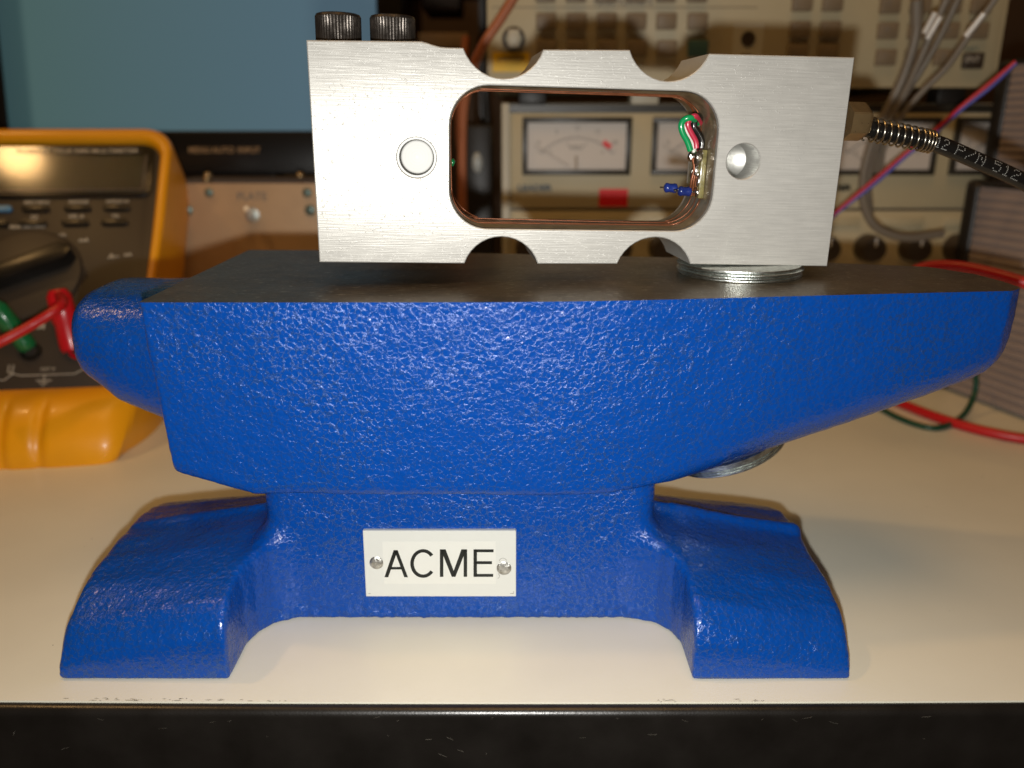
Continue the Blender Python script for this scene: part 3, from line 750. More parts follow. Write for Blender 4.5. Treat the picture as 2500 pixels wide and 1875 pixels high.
for i, (zz, th, lb) in enumerate(((0, 1.0, 'lowest tilted zinc washer under the anvil horn'), (1.03, .9, 'middle tilted zinc washer under the anvil horn'), (1.96, 2.2, 'uppermost thick tilted zinc washer pressed against the horn underside'))):
    washer(0, th, 0, 0, lb, tl @ Matrix.Translation((0, 0, zz)))

# ================================================================= MULTIMETER
dm = thing('multimeter', 'multimeter in an orange rubber holster leaning back at the left behind the anvil', 'multimeter', (-229, 350, 0))
DR = Matrix.Rotation(R(7.5), 3, 'Z') @ Matrix.Rotation(R(-41.4), 3, 'X'); dm.rotation_euler = DR.to_euler()
DO = Vector((-229, 350, 0)); D1 = DR @ Vector((1, 0, 0)); DN = DR @ Vector((0, 1, 0)); D2 = DR @ Vector((0, 0, 1))
dm.location = (DO+Vector((0, 0, 30*math.sin(0))))*M
def dl(px, py, dep=0):
    q = atP(px, py, DO+DN*dep, DN)-DO; return (q.dot(D1), q.dot(D2))
# local frame: x right, z up the meter, y into it, front face at y = 0
def rr_side(x0, x1, z0, z1, r, y, n=8): return [(a, y, b) for a, b in rrect(x0, x1, z0, z1, r, n)]
def loft(bm, rings, cap0=False, cap1=False):
    RS = [[bm.verts.new(p) for p in r] for r in rings]; n = len(RS[0])
    for A, B in zip(RS, RS[1:]):
        for i in range(n): bm.faces.new((A[i], A[(i+1) % n], B[(i+1) % n], B[i]))
    if cap0: bm.faces.new(RS[0])
    if cap1: bm.faces.new(RS[-1][::-1])
    return bm
bm = BM()
def hol(x, z0, z1, r, y):
    P = rrect(-x, x, z0, z1, r, 8); out = []
    for i, p in enumerate(P):
        q = P[(i+1) % len(P)]; L_ = math.dist(p, q); out.append((p[0], y, p[1]))
        if L_ > 8:
            m = 44 if abs(p[1]-q[1]) < 1e-3 else 20
            for k in range(1, m): out.append((p[0]+(q[0]-p[0])*k/m, y, p[1]+(q[1]-p[1])*k/m))
    return out
loft(bm, [hol(49.2, 38.5, 186.5, 11, 3), hol(49.2, 38.5, 186.5, 11, -1.5), hol(50.6, 36.5, 188, 12, -3.6), hol(52, 32, 190.5, 13, -4.2), hol(53, 24, 192, 14, -4.2), hol(54, 16, 193.5, 15, -3.8), hol(55.5, 8, 195, 16, -3), hol(55.5, 1.5, 198.5, 17, .5),
          hol(55.8, -1.5, 200.5, 21, 6), hol(56, -2, 201.5, 23, 14), hol(56, -1, 201.5, 23, 30), hol(55, 1, 200, 22, 42), hol(52, 4, 197, 20, 46)], cap1=True)
for v in bm.verts:   # narrower towards the bottom, waisted middle
    t = max(0, min(1, (v.co.z-10)/120)); 
    if v.co.y > -1 or abs(v.co.x) > 50: v.co.x *= 1-.10*(1-t)*max(0, min(1, (abs(v.co.x)-47)/6))
    if v.co.z < 36:
        wy_ = max(0, min(1, (26-v.co.y)/22)); wy_ = wy_*wy_*(3-2*wy_)
        bulge = max(0, 1-((v.co.z-15)/21)**2)**.8*wy_*max(0, 1-(abs(v.co.x)/57)**3); v.co.y -= 9*bulge; v.co.z -= 4.5*wy_*max(0, 1-v.co.z/20)
    if v.co.z < 34 and v.co.y < 12:
        g_ = sum(math.exp(-((v.co.x-gx_)/2.2)**2) for gx_ in (-41, -22, -4.5, 12)); v.co.y += 2.6*g_*max(0, 1-((v.co.z-13)/19)**2)
        v.co.z += 1.2*g_*(1 if v.co.z < 6 else 0)
for v in bm.verts:
    if v.co.z < 36:
        q_ = max(0, min(1, (abs(v.co.x)-40)/15)); k_ = max(0, min(1, (36-v.co.z)/12)); w_ = max(0, min(1, (24-v.co.y)/18))
        v.co.y += 11*q_*q_*k_*w_; v.co.x *= 1-.13*((36-v.co.z)/38)**2*max(0, min(1, (v.co.y+4)/8)) if v.co.z > -3 else 1-.13
# moulded vertical flutes in the bottom end
hs = obj('holster', bm, 'yellow', dm, smooth=50)
sb = hs.modifiers.new('s', 'SUBSURF'); sb.levels = 1; sb.render_levels = 2
bm = BM(); prism(bm, rrect(-49.3, 49.3, 38, 186.8, 11), .2, 30, .8); body = obj('body', bm, 'dmm', dm, smooth=40)
bm = BM(); prism(bm, rrect(-46.5, 46.5, 151, 184, 5), -1.2, .4, .8); lcdf = obj('display_surround', bm, 'dmm_dark', dm, smooth=40)
bm = BM(); box(bm, -42, 41, -1.5, -1.1, 155.5, 177.5); obj('display', bm, 'lcd', lcdf)
bm = BM()
for (a, b, c, d) in ((-43, 42.5, 154.3, 155), (41.7, 42.5, 155, 178)): box(bm, a, b, -1.7, -1.1, c, d)
obj('window_frame_line', bm, 'grey_ink', lcdf)
bm = BM(); prism(bm, rrect(-46, 46, 151.5, 183.5, 4.5), -2.1, -1.9); 
gm = bpy.data.materials.new('clear_window'); gm.use_nodes = True; N, L, b = nodes_of(gm); b.inputs['Base Color'].default_value = (1, 1, 1, 1)
b.inputs['Roughness'].default_value = .09; b.inputs['Transmission Weight'].default_value = 1; b.inputs['IOR'].default_value = 1.2; MT['clear'] = gm
obj('clear_window', bm, 'clear', lcdf)
text('FLUKE 87 TRUE RMS MULTIMETER', 4.3, (6, -2.2, 180.2), lcdf, 'print', sx=.98, bold=.05)
for cx, a, b2 in ((-11.5, 'MIN MAX', '))))'), (9.5, 'RANGE', 'REL \u0394'), (29.3, 'HOLD H', 'Hz'), (-30, '', '')):
    for zz, tx in ((147.3, a), (138, b2)):
        bm = BM(); prism(bm, rrect(cx-6.8, cx+6.8, zz-3.6-1.6, zz-3.6+1.6, 1.4), -1.4, 1, .4); bt = obj('button', bm, 'blue_btn' if not tx and zz > 140 else 'dmm_dark', dm, smooth=40)
        if tx: text(tx, 3.0, (cx, -.12, zz+.6), body, 'print', bold=.08)
for tx, x, zz, sz in (('PEAK MIN MAX', -14, 132.3, 2.6), ('mV', -24, 123.5, 4), ('))) \u03a9', -10, 127.2, 3.8), ('->|-', 4, 127, 2.6), ('mA', 15, 123.5, 3.4), ('A~', 31, 113, 4.2), ('mA', 44-6, 114, 2.6), ('\u00b5A', 35, 97, 3.6),
                    ('COM', -2, 72.5, 4.0), ('V\u03a9', 28, 72, 4.2), ('V', -34, 120, 4)):
    text(tx, sz, (x, -.15, zz), body, 'print', bold=.12)
# rotary dial
DC = Vector((-10, 0, 103))
bm = BM(); lathe(bm, [(27, 0), (26, -1.6), (24, -2.4), (0, -2.6)], axis_mtx(DC+Vector((0, .3, 0)), (0, 1, 0)), 48); dial = obj('dial', bm, 'dmm', dm, smooth=35)
bm = BM(); t = BM(); prism(t, [(-25, -4.5), (-25, 4.5), (21, 5.2), (25, 2), (25, -2), (21, -5.2)], -11, -2.2, 1.6)
merge(bm, t, Matrix.Translation(DC) @ Matrix.Rotation(R(-24), 4, 'Y')); obj('pointer_knob', bm, 'dmm_dark', dial, smooth=40)
# printed terminal bracket and warning bolt
bm = BM()
def flatbar(P, wd=.5):
    for a, b in zip(P, P[1:]):
        tube(bm, [(a[0], -.05, a[1]), (b[0], -.05, b[1])], wd/2, 4)
flatbar([(-30, 44), (-12, 44), (-9, 47), (-9, 52)]); flatbar([(-11, 52), (-11, 48), (-5, 46), (20, 46), (24, 49), (26, 53)]); flatbar([(6, 46), (6, 43)]); flatbar([(2.5, 43), (9.5, 43)]); flatbar([(4, 41.8), (8, 41.8)]); flatbar([(5.2, 40.6), (6.8, 40.6)])
obj('printed_bracket', bm, 'print', dm)
text('1000V MAX', 2.2, (-22, -.15, 48.5), body, 'print'); text('CAT II', 2.4, (7, -.15, 49), body, 'print')
bm = BM(); prism(bm, [(13.5, 66), (16.5, 66.5), (15.3, 63), (17.3, 63.2), (12.8, 57), (13.6, 61), (11.8, 60.8)], -.12, .1); obj('warning_flash_symbol', bm, 'red_plastic', dm)
for cx, mt in ((-28, 'dmm_dark'), (-2, 'dmm_dark'), (20, 'red_plastic')):
    bm = BM(); lathe(bm, [(3.0, -.8), (4.6, -.8), (5, 0), (5, .5)], axis_mtx((cx, 0, 59), (0, 1, 0)), 28); obj('jack', bm, mt, dm, smooth=40)
def dmw(x, y, z): return DO+D1*x+DN*y+D2*z
def plug(name, label, x, z, tip, r, mt, cablept, cm):
    t = thing(name, label, 'plug', tuple(dmw(x, 0, z))); o3 = dmw(x, 0, z)
    a = dmw(x, -1, z)-o3; b = dmw(*tip)-o3; d = (b-a).normalized(); ln = (b-a).length
    bm = BM(); lathe(bm, [(r*.75, 0), (r*.95, 1), (r, 4), (r*.92, ln*.45), (r*1.05, ln*.5), (r*1.0, ln*.9), (r*.7, ln), (0, ln)], axis_mtx(a, d), 24); obj('shroud', bm, mt, t, smooth=40)
    if cablept:
        P = [b-d*2]+[Vector(c)-o3 for c in cablept]; bm = BM(); tube(bm, smooth_path(P, 8), 2.3, 10); obj('lead', bm, cm, t, smooth=60)
    else:
        bm = BM(); lathe(bm, [(2.4, 0), (2.4, 1.1), (0, 1.3)], axis_mtx(b-d*.6, d), 20); obj('socket', bm, 'steel_pin', t, smooth=30)
    return t
plug('banana_plug', 'green banana plug in the multimeter jack left of the red one', -2.5, 60, (-14, -18, 76), 4.6, 'green_plastic', None, None)
q1 = atY(150, 745, 368); q2 = atY(75, 795, 358); q3 = atY(0, 835, 350); q4 = atY(-90, 875, 345)
plug('banana_plug', 'red banana plug with red test lead in the multimeter jack', 18, 58, (13, -16, 84), 5.6, 'red_plastic', [q1, q2, q3, q4], 'red_cable')
# ================================================================= MONITOR
def front_thing(name, label, cat, px, py, Y): 
    p = atY(px, py, Y); return thing(name, label, cat, tuple(p)), p
mo = atY(-80, 425, 560); mon = thing('monitor', 'computer monitor with plain blue grey screen and thick black bezel', 'monitor', tuple(mo), (R(-7), 0, 0))
MR = Matrix.Rotation(R(-7), 3, 'X')
def ml(px, py, dep=0):
    n = MR @ Vector((0, 1, 0)); q = atP(px, py, mo+n*dep, n)-mo; return (q.x, q.dot(MR @ Vector((0, 0, 1))))
sx0 = ml(16, 300)[0]; sx1 = ml(926, 300)[0]; sz0 = ml(500, 318)[1]; sz1 = sz0+190
W0, W1 = sx0-16, sx1+16
bm = BM()
prism(bm, [(W0, 0), (W1, 0), (W1, sz0), (W0, sz0)], 0, 30, 2); prism(bm, [(W0, sz0), (sx0, sz0), (sx0, sz1), (W0, sz1)], .3, 30, .5); prism(bm, [(sx1, sz0), (W1, sz0), (W1, sz1), (sx1, sz1)], .3, 30, .5)
prism(bm, [(W0, sz1), (W1, sz1), (W1, sz1+16), (W0, sz1+16)], .1, 30, 1); obj('bezel', bm, 'bezel', mon, smooth=30)
scm = bpy.data.materials.new('lit_screen'); scm.use_nodes = True; N, L, b = nodes_of(scm)
tc = nd(N, 'ShaderNodeTexCoord'); sp = nd(N, 'ShaderNodeSeparateXYZ'); L.new(tc.outputs['Object'], sp.inputs[0])
gr = ramp(N, L, math_n(N, L, 'DIVIDE', math_n(N, L, 'SUBTRACT', sp.outputs[0], sx0*M), (sx1-sx0)*M),
          [(0, (.028, .068, .075)), (.055, (.034, .079, .083)), (.075, (.066, .128, .125)), (.35, (.072, .135, .150)), (.80, (.078, .145, .185)), (.86, (.070, .125, .165))])
gr.color_ramp.interpolation = 'LINEAR'
nz = nd(N, 'ShaderNodeTexNoise'); nz.inputs['Scale'].default_value = 900; L.new(tc.outputs['Object'], nz.inputs[0])
b.inputs['Base Color'].default_value = (.02, .02, .02, 1); b.inputs['Roughness'].default_value = .35; b.inputs['Emission Strength'].default_value = .86
L.new(gr.outputs[0], b.inputs['Emission Color']); MT['screen'] = scm
bm = BM(); box(bm, sx0-.5, sx1+.5, 2.2, 4, sz0-.5, sz1+.5); obj('screen', bm, 'screen', mon)
for px, tx in ((487, 'MENU'), (545, 'AUTO'), (608, 'INPUT')):
    a = ml(px, 367); text(tx, 5.2, (a[0], -.2, a[1]), mon, 'card', name='printed_text', bold=.1)
bm = BM(); prism(bm, [(W0+70, -mo.z+2), (W1-60, -mo.z+2), (W1-90, 4), (W0+100, 4)], 6, 24, 1); obj('stand', bm, 'bezel', mon)
mon.children[-1].rotation_euler = (R(7), 0, 0)

# ================================================================= TAN PANEL BOX
YT = 497; tp = atY(380, 446, YT); te = atY(985, 446, YT)
tan = thing('equipment_box', 'tan metal box with screws and a toggle switch under the monitor', 'equipment box', (tp.x, YT, 0))
Wt = te.x-tp.x; Ht = tp.z
bm = BM(); box(bm, 0, Wt, 0, 1.6, 0, Ht-.5, .3); obj('front_panel', bm, 'tan', tan, smooth=30)
bm = BM(); box(bm, 1, Wt-1, 1.7, 62, 0, Ht, .8); obj('case', bm, 'grey_lip', tan, smooth=30)
def tl2(px, py): q = atY(px, py, YT); return q.x-tp.x, q.z
for px, py, r in ((510, 470, 2.6), (457, 513, 3.3), (443, 567, 2.6), (750, 470, 2.8), (757, 513, 3.3)):
    a = tl2(px, py); bm = BM(); lathe(bm, [(r, 0), (r*.95, .9), (r*.6, 1.5), (0, 1.7)], axis_mtx((a[0], .1, a[1]), (0, -1, 0)), 20); obj('screw', bm, 'screw', tan, smooth=40)
a = tl2(617, 525); bm = BM(); lathe(bm, [(4.2, 0), (4.2, 1.4), (2.6, 1.6), (2.4, 4.5), (0, 4.6)], axis_mtx((a[0], .1, a[1]), (0, -1, 0)), 20); sw = obj('toggle_switch', bm, 'zinc', tan, smooth=35)
bm = BM(); tube(bm, [(a[0], -4, a[1]), (a[0], -11, a[1]+5)], [1.0, 1.5], 10); obj('lever', bm, 'steel_pin', sw, smooth=50)
a = tl2(615, 480); text('PLATE', 6.5, (a[0], -.15, a[1]), tan, 'grey_ink'); a = tl2(617, 502); text('I', 3, (a[0], -.15, a[1]), tan, 'grey_ink')
for px, py in ((508, 428), (505, 443), (733, 428)):
    dy = 8; q = atY(px, py, YT+dy); a = (q.x-tp.x, max(Ht+1.3, q.z)); bm = BM(); lathe(bm, [(2.2, -1.4), (2.5, 0), (2.1, 1.4), (0, 2.2)], Matrix.Translation((a[0], dy, a[1])), 16); obj('brass_stud', bm, 'brass', tan, smooth=60)

# ================================================================= LOWER INSTRUMENTS (dual meter)
YL = 500
def meter_unit(x_px0, label, mpx, extra_left):
    o3 = Vector((atY(x_px0, 350, YL).x, YL, 0)); ztp = atY(1250, 252, YL).z; Wd = 172
    u = thing('meter_instrument', label, 'instrument', tuple(o3), group='cream dual meter power supplies in the rack')
    bm = BM(); box(bm, 0, Wd, .8, 180, 0, ztp, 1.5); obj('case', bm, 'cream2', u, smooth=30)
    zf = lambda py: atY(1250, py, YL).z
    xf = lambda px, py: atY(px, py, YL).x-o3.x
    bm = BM(); box(bm, 5, Wd-5, -.8, 1.2, zf(508), zf(277), .5); fp = obj('front_panel', bm, 'cream', u, smooth=30)
    bm = BM(); box(bm, 1, Wd-1, -.3, 1.2, zf(275), zf(255), .3); obj('dark_lip', bm, 'frame', u)  # black strip between the front panel and the top of the case
    bm = BM(); box(bm, 0, 4.6, -2, 1, 0, ztp, .6); obj('side_rail', bm, 'cream2', u, smooth=30)
    bm = BM(); box(bm, 5, Wd-5, -.3, 1.2, zf(514), zf(509)); obj('seam', bm, 'key_dark', u)
    bm = BM(); box(bm, 5, Wd-5, -.8, 1.2, 2, zf(515), .5); obj('lower_panel', bm, 'cream', u, smooth=30)
    for k, m0 in enumerate(mpx):
        a0, a1 = m0, m0+63.6; b0, b1 = zf(427), zf(286)
        bm = BM(); fr = 3.1
        for (p, q, r, s) in ((a0, a1, b1-fr, b1), (a0, a1, b0, b0+fr), (a0, a0+fr, b0+fr, b1-fr), (a1-fr, a1, b0+fr, b1-fr)): box(bm, p, q, -4, -.6, r, s, .4)
        mt = obj('meter', bm, 'frame', u, smooth=30)
        bm = BM(); box(bm, a0+fr-.2, a1-fr+.2, -2, -.9, b0+fr-.2, b1-fr+.2); obj('dial_card', bm, 'gauge', mt)
        cx = (a0+a1)/2; cz = b0-8; bm = BM()
        arc = lambda r, t: (cx+r*math.sin(t), -2.12, cz+r*math.cos(t))
        tube(bm, [arc(29, R(-46+92*i/30)) for i in range(31)], .22, 4)
        for i in range(21):
            t = R(-46+92*i/20); tube(bm, [arc(29, t), arc(30.6 if i % 5 else 31.8, t)], .14, 4)
        obj('scale', bm, 'grey_ink', mt)
        bm = BM(); 
        for i in range(3): tube(bm, [arc(30+i*.9, R(30)), arc(30+i*.9, R(40))], .75, 4)
        obj('red_zone', bm, 'red_lab', mt)
        for i, tx in enumerate(('0', '5', '10', '15', '20')): 
            p = arc(34.5, R(-40+i*20)); text(tx, 3.3, (p[0], -2.1, p[2]), mt, 'grey_ink')
        for i, tx in enumerate(('0', '2', '4', '6')): 
            p = arc(26, R(-36+i*24)); text(tx, 2.4, (p[0], -2.1, p[2]), mt, 'grey_ink')
        text('VOLT' if k == 0 else 'AMP', 3.4, (cx, -2.1, b0+15.5), mt, 'grey_ink', bold=.05)
        bm = BM(); tube(bm, [(cx, -2.6, b0+3.5), (cx-.2, -2.6, b0+11)], .5, 6); obj('needle_stub', bm, 'brass', mt)
        bm = BM(); tube(bm, [(cx-4, -2.5, b0+5), (cx-25, -2.5, b0+17)], .16, 5); obj('needle', bm, 'key', mt)
    text('LEADER', 4.6, (xf(1305, 460) if extra_left else 19, -1.1, zf(459)), fp, 'ink', bold=.25, sx=1.25)
    if extra_left:
        p0, p1 = xf(1462, 480), xf(1532, 480); bm = BM(); box(bm, p0, p1, -1.3, -.7, zf(504), zf(461)); obj('red_sticker', bm, 'red_lab', u)
    for k in range(6):
        cx = 16+k*27; bm = BM(); lathe(bm, [(8.2, 0), (8.0, 8), (7.0, 12), (0, 12.4)], axis_mtx((cx, -.8, zf(603)), (0, -1, 0)), 28); kn = obj('control_knob', bm, 'key_dark', u, smooth=40)
        bm = BM(); box(bm, cx-.5, cx+.5, -13.6, -12.8, zf(603)+2, zf(603)+7); obj('pointer_line', bm, 'white_ink', kn)
    for k in range(4):
        cx = 24+k*38; bm = BM(); box(bm, cx-13, cx+13, -2.0, -.7, zf(552), zf(528), .5); obj('push_button', bm, 'cream', u, smooth=30)
    return u
p = atY(1225, 350, YL).x
meter_unit(1225, 'cream instrument with two meters and a red sticker, seen through the load cell window', [atY(1275, 350, YL).x-p, atY(1590, 350, YL).x-p], True)
p = atY(1968, 350, YL).x
meter_unit(1968, 'cream instrument with two meters behind the spring of the black cable', [atY(2020, 350, YL).x-p, atY(2322, 350, YL).x-p], False)

# ================================================================= UPPER INSTRUMENT (keypad)
YU = 496
uo = Vector((atY(1190, 100, YU).x, YU, atY(1250, 213, YU).z)); ur = atY(2438, 150, YU).x
up = thing('keypad_instrument', 'large cream test instrument with rows of square taupe keys', 'instrument', tuple(uo))
def ul(px, py): q = atY(px, py, YU)-uo; return q.x, q.z
Wu = ur-uo.x; Hu = 110
bm = BM(); prism(bm, rrect(0, Wu, 0, Hu, 7), 0, 220, 1.5); obj('front_panel', bm, 'cream', up, smooth=40)
for px in (1577, 2330, 1300):
    a = ul(px, 240)[0]; bm = BM(); box(bm, a-8, a+8, 3, 18, -9.3, 0, 1); obj('foot', bm, 'cream2' if px == 1577 else 'dark', up, smooth=30)
def key(px, py, w_=11.2, h_=8.6, mt='key', tx=None, tm='grey_ink'):
    a = ul(px, py); bm = BM(); t = BM(); prism(t, rrect(a[0]-w_/2, a[0]+w_/2, a[1]-h_/2, a[1]+h_/2, .9, 3), -3.2, .3, .8); merge(bm, t)
    o = obj('key', bm, mt, up, smooth=40)
    if tx: text(tx, 4.4, (a[0]-1.2, -3.3, a[1]+.6), o, tm)
    return o
for i, px in enumerate((1333, 1407, 1481, 1553, 1626, 1702)):
    key(px, 53); key(px+1, 119, mt='key_blue' if i == 5 else 'key'); key(px-1, -14)
for px in (1957, 2031): key(px, 8); key(px-6, 73); key(px-12, 128)
for px, tx in ((2171, '7'), (2245, '8'), (2319, '9'), (2392, '')): key(px, 14, tx=tx)
for px, tx in ((2165, '4'), (2239, '5'), (2313, '6'), (2384, '')): key(px, 76, tx=tx)
for px, tx in ((2160, '1'), (2231, '2'), (2301, '3')): key(px, 141, tx=tx)
key(2372, 149, mt='key_dark', tx='ENT', tm='print'); text('SHIFT', 3.2, (ul(2372, 120)[0], -.1, ul(2372, 120)[1]), up, 'key_blue')
text('FUNCTION KEYS', 4.3, (ul(1522, 5)[0], -.1, ul(1522, 6)[1]), up, 'grey_ink', bold=.12)
bm = BM(); a = ul(1200, 18); b2 = ul(1850, 18); box(bm, a[0], b2[0], -.12, .1, a[1]-.25, a[1]+.25); obj('printed_line', bm, 'key', up)
a = ul(1826, 95); bm = BM(); box(bm, a[0]-8.5, a[0]+8.5, -.3, .1, a[1]-14, a[1]+8); lb = obj('emblem_label', bm, 'cream2', up)
bm = BM(); lathe(bm, [(4.0, 0), (4.0, .5), (2.2, .5), (2.2, .3), (0, .3)], axis_mtx((a[0], -.3, a[1]), (0, -1, 0)), 28); obj('round_emblem', bm, 'key_dark', lb)
text('TEK', 3.5, (a[0], -.45, a[1]-9), lb, 'grey_ink')
for px in (1345, 1410, 1484, 1557): text('- - -', 3, (ul(px, 28)[0], -.1, ul(px, 28)[1]), up, 'key')
a = ul(1254, 96); bm = BM(); lathe(bm, [(6.6, 0), (6.4, 3), (5.6, 3.4), (4.5, 3.4), (4.5, 2)], axis_mtx((a[0], 0, a[1]), (0, -1, 0)), 32); kb = obj('power_switch', bm, 'key_dark', up, smooth=40)
bm = BM(); box(bm, a[0]-3.3, a[0]+3.3, -7, 0, a[1]-4.6, a[1]+4.6, 1); obj('rocker', bm, 'cream2', kb, smooth=40)
a = ul(1203, 176); b2 = ul(1293, 128); bm = BM(); box(bm, a[0], b2[0], -.3, .1, a[1], b2[1]); obj('yellow_sticker', bm, 'yellow_lab', up)
text('CAUTION', 3.4, ((a[0]+b2[0])/2, -.4, (a[1]+b2[1])/2+2), up, 'brass', bold=.1)

# ================================================================= DARK CLUTTER BETWEEN
def stand_box(name, label, cat, px0, px1, py0, py1, Y, dep, mt, bev=1):
    a = atY(px0, py1, Y); b2 = atY(px1, py0, Y); bm = BM(); box(bm, 0, b2.x-a.x, 0, dep, 0, b2.z-a.z, bev)
    return tag(obj(name, bm, mt, smooth=30, loc=tuple(a)), label, cat)
z0s = atY(1090, 118, 640).z
shelf = thing('shelf_unit', 'dark shelf between the monitor and the keypad instrument', 'shelf', (atY(985, 300, 640).x, 640, 0))
bm = BM(); Wd = atY(1185, 300, 640).x-atY(985, 300, 640).x; box(bm, 0, Wd, 0, 120, z0s-9, z0s, .5); obj('board', bm, 'brown_dark', shelf)
for xx in (0, Wd-4):
    bm = BM(); box(bm, xx, xx+4, 2, 118, 0, z0s-9.1); obj('upright', bm, 'dark', shelf)
    bm = BM(); box(bm, xx, xx+4, 2, 118, z0s+.1, z0s+90); obj('upright', bm, 'dark', shelf)
bm = BM(); box(bm, 4.2, Wd-4.2, 6, 110, z0s+46, z0s+52); obj('board', bm, 'brown_dark', shelf)
stand_box('cardboard_box', 'small tan cardboard box on the dark shelf behind the bolts', 'box', 1022, 1142, 80, 118, 650, 60, 'card', .6)
stand_box('binder', 'dark brown binder on the top board of the shelf', 'binder', 1030, 1120, -60, 22, 660, 60, 'brown_dark')
q = atY(1165, 398, 500); t = thing('adapter', 'black adapter with a painted pale oval highlight in the dark gap left of the meters', 'adapter', (q.x, 500, 0))
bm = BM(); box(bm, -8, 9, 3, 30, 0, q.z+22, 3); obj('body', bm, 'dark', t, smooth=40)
bm = BM(); lathe(bm, [(3.2, 0), (3.0, 2), (1.8, 3.4), (0, 3.9)], Matrix.Translation((0, 3, q.z)) @ Matrix.Diagonal((1, 1, 1.9, 1)) @ Matrix.Rotation(PI/2, 4, 'X'), 24); obj('oval_highlight', bm, 'highlight_grey', t, smooth=60)  # pale oval modelled in place of the glossy highlight on the black case
def cable(name, label, cat, P, r, mt, n=8, group=None):
    P = [Vector(p) for p in P]; o3 = P[0].copy(); bm = BM(); tube(bm, smooth_path([p-o3 for p in P], n), r, 12)
    return tag(obj(name, bm, mt, smooth=60, loc=tuple(o3)), label, cat, group)
cable('cable', 'brown red cable hanging diagonally in front of the keypad instrument', 'cable', [atY(1275, -40, 470), atY(1225, 42, 470), atY(1180, 110, 470), atY(1150, 180, 472), atY(1132, 260, 478), atY(1128, 380, 485), atY(1130, 520, 490), atY(1135, 640, 495)], 2.6, 'pink_cable')
for i, (px, lb) in enumerate(((1128, 'thin brown cable hanging in the dark gap'), (1150, 'second brown cable hanging in the dark gap nearer the meters'), (1185, 'black cable hanging beside the dual meter instrument'))):
    cable('cable', lb, 'cable', [atY(px+10, 90, 560), atY(px, 200, 555), atY(px+6*(i-1), 320, 560), atY(px+8, 460, 560), atY(px, 600, 560)], 2.6, 'pink_cable' if i < 1 else 'brown_dark' if i == 1 else 'dark')

# ================================================================= CABLES AND LEADS AT THE RIGHT
G = 'grey sleeved leads hanging from the upper right'
sl = [('thick grey sleeved lead ending in a clear tip at the top', [(2262, -60, 440), (2240, 0, 440), (2238, 70, 442), (2225, 130, 444), (2200, 200, 447), (2160, 280, 450), (2128, 350, 455), (2108, 430, 458), (2110, 500, 460), (2140, 555, 462), (2210, 580, 465), (2300, 570, 470)], 2.4),
      ('grey sleeved lead left of the brightest metal tip', [(2345, -60, 430), (2310, 0, 432), (2275, 80, 436), (2240, 160, 440), (2205, 235, 445), (2165, 305, 450), (2133, 370, 456), (2120, 450, 460), (2125, 520, 466)], 1.7),
      ('grey sleeved lead in the middle of the hanging bunch', [(2370, -60, 436), (2338, 0, 436), (2300, 80, 440), (2262, 150, 444), (2215, 225, 448), (2180, 280, 451), (2150, 340, 458), (2138, 420, 464)], 1.6),
      ('rightmost grey sleeved lead carrying the brightest metal tip', [(2470, -60, 420), (2428, 0, 424), (2362, 92, 430), (2310, 165, 436), (2250, 225, 442), (2195, 290, 448), (2160, 350, 456), (2145, 440, 464)], 1.6)]
for lb, P, r in sl:
    P3 = [atY(a, b2, y) for a, b2, y in P]; o3 = P3[0].copy(); root = thing('sleeved_lead', lb, 'cable', tuple(o3), group=G)
    bm = BM(); tube(bm, smooth_path([p-o3 for p in P3], 8), r, 12); obj('sleeve', bm, 'grey_tube', root, smooth=60)
    if 'brightest metal tip' in lb and 'rightmost' in lb: seg = ((2403, 32), (2358, 88), 421, 426, 1.35)
    elif 'left of' in lb: seg = ((2284, 30), (2257, 80), 424, 428, 1.3)
    elif 'middle' in lb: seg = ((2296, 40), (2264, 94), 430, 434, 1.3)
    else: seg = ((2238, 0), (2238, 58), 432, 434, 3.0)
    (a, b2), (c, d), ya, yb2, rr = seg; bm = BM(); tube(bm, [atY(a, b2, ya)-o3, atY(c, d, yb2)-o3], rr, 12); obj('metal_tip', bm, 'steel_pin' if rr < 2 else 'grey_tube', root, smooth=50)
for off, mt, lb in ((0, 'red_thin', 'thin red wire twisted with a blue one behind the spring'), (6, 'blue_thin', 'thin blue wire twisted with a red one behind the spring')):
    P = []
    for k, (a, b2) in enumerate(((2480, 150), (2415, 205), (2345, 262), (2290, 312), (2210, 376), (2130, 443), (2045, 515), (1980, 570))):
        y = 415+k*6; P.append(atY(a+off*.8*(1 if k % 2 else .2), b2+off*(1 if k % 3 else .4), y))
    cable('thin_wire', lb, 'wire', P, 1.05, mt)
cable('red_lead', 'red test lead lying on the cream desk below the horn tip', 'cable', [atZ(2020, 930, 2.6), atZ(2120, 950, 2.6), atZ(2200, 985, 2.6), atZ(2290, 1020, 2.6), atZ(2400, 1052, 2.6), atZ(2520, 1074, 2.6), atZ(2640, 1085, 2.6)], 2.5, 'red_cable')
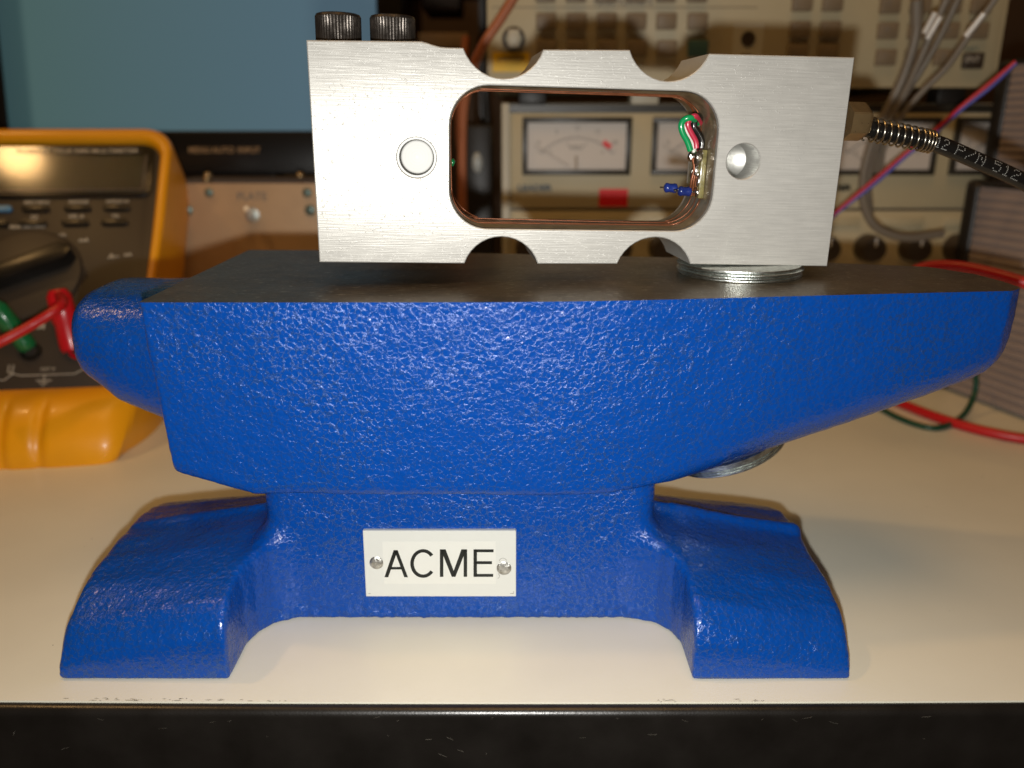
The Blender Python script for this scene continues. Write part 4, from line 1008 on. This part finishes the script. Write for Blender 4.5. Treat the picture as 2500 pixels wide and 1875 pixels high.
cable('red_lead', 'red test lead crossing in front of the ribbed boxes just above the anvil face', 'cable', [atY(2180, 690, 372), atY(2250, 655, 368), atY(2320, 649, 362), atY(2400, 662, 355), atY(2500, 690, 345), atY(2620, 735, 335)], 2.5, 'red_cable')
cable('green_lead', 'dark green lead curling on the desk behind the red lead', 'cable', [atZ(2050, 930, 1.6), atZ(2130, 985, 1.6), atZ(2205, 1025, 1.6), atZ(2285, 1045, 1.6), atZ(2345, 1020, 3), atZ(2375, 975, 9), atZ(2383, 930, 18), atZ(2375, 890, 26)], 1.5, 'green_cable')

# ================================================================= RIBBED BOXES AT THE RIGHT
def ribbed(name, label, A, B, zb, zt, nrib):
    """side wall runs from far corner A to near corner B (xy)"""
    A = Vector((*A, 0)); B = Vector((*B, 0)); d = (B-A).normalized(); Ln = (B-A).length; ang = math.atan2(d.y, d.x)
    t = thing(name, label, 'instrument case', (A.x, A.y, zb), (0, 0, ang), group='stacked cases with ribbed side walls'); H = zt-zb
    # local x runs toward camera along the side; inside is +y (to the right)
    bm = BM(); box(bm, 9, Ln, .8, 150, 1.5, H-1.5, .5); obj('case', bm, 'rib', t)
    bm = BM(); t2 = BM(); 
    box(bm, 0, 10.5, -1.4, 152, 0, H, 3.5, 3); obj('end_bezel', bm, 'dark', t, smooth=40)
    bm = BM(); box(bm, 10.6, Ln+1, -.4, 150, H-2.6, H, .6); obj('lid', bm, 'dark', t, smooth=30)
    st = (H-7)/nrib
    for k in range(nrib):
        bm = BM(); zz = 3+k*st; box(bm, 10.6, Ln, -.5, .9, zz, zz+st*.66, .35, 1); obj('rib', bm, 'rib', t, smooth=30)
    return t
A0 = atZ(2278, 942, 0); B0 = atZ(2560, 1052, 0)
ribbed('ribbed_case', 'lower ribbed mauve grey case with black end standing on the desk at the right', (A0.x, A0.y), (B0.x, B0.y), .2, atY(2300, 441, A0.y).z, 24)
U0 = atY(2413, 300, 485); ribbed('ribbed_case', 'upper ribbed mauve grey case with black end at the right edge of the picture', (U0.x, 485), (U0.x+22, 395), atY(2300, 441, A0.y).z+.3, atY(2440, 148, 485).z, 14)
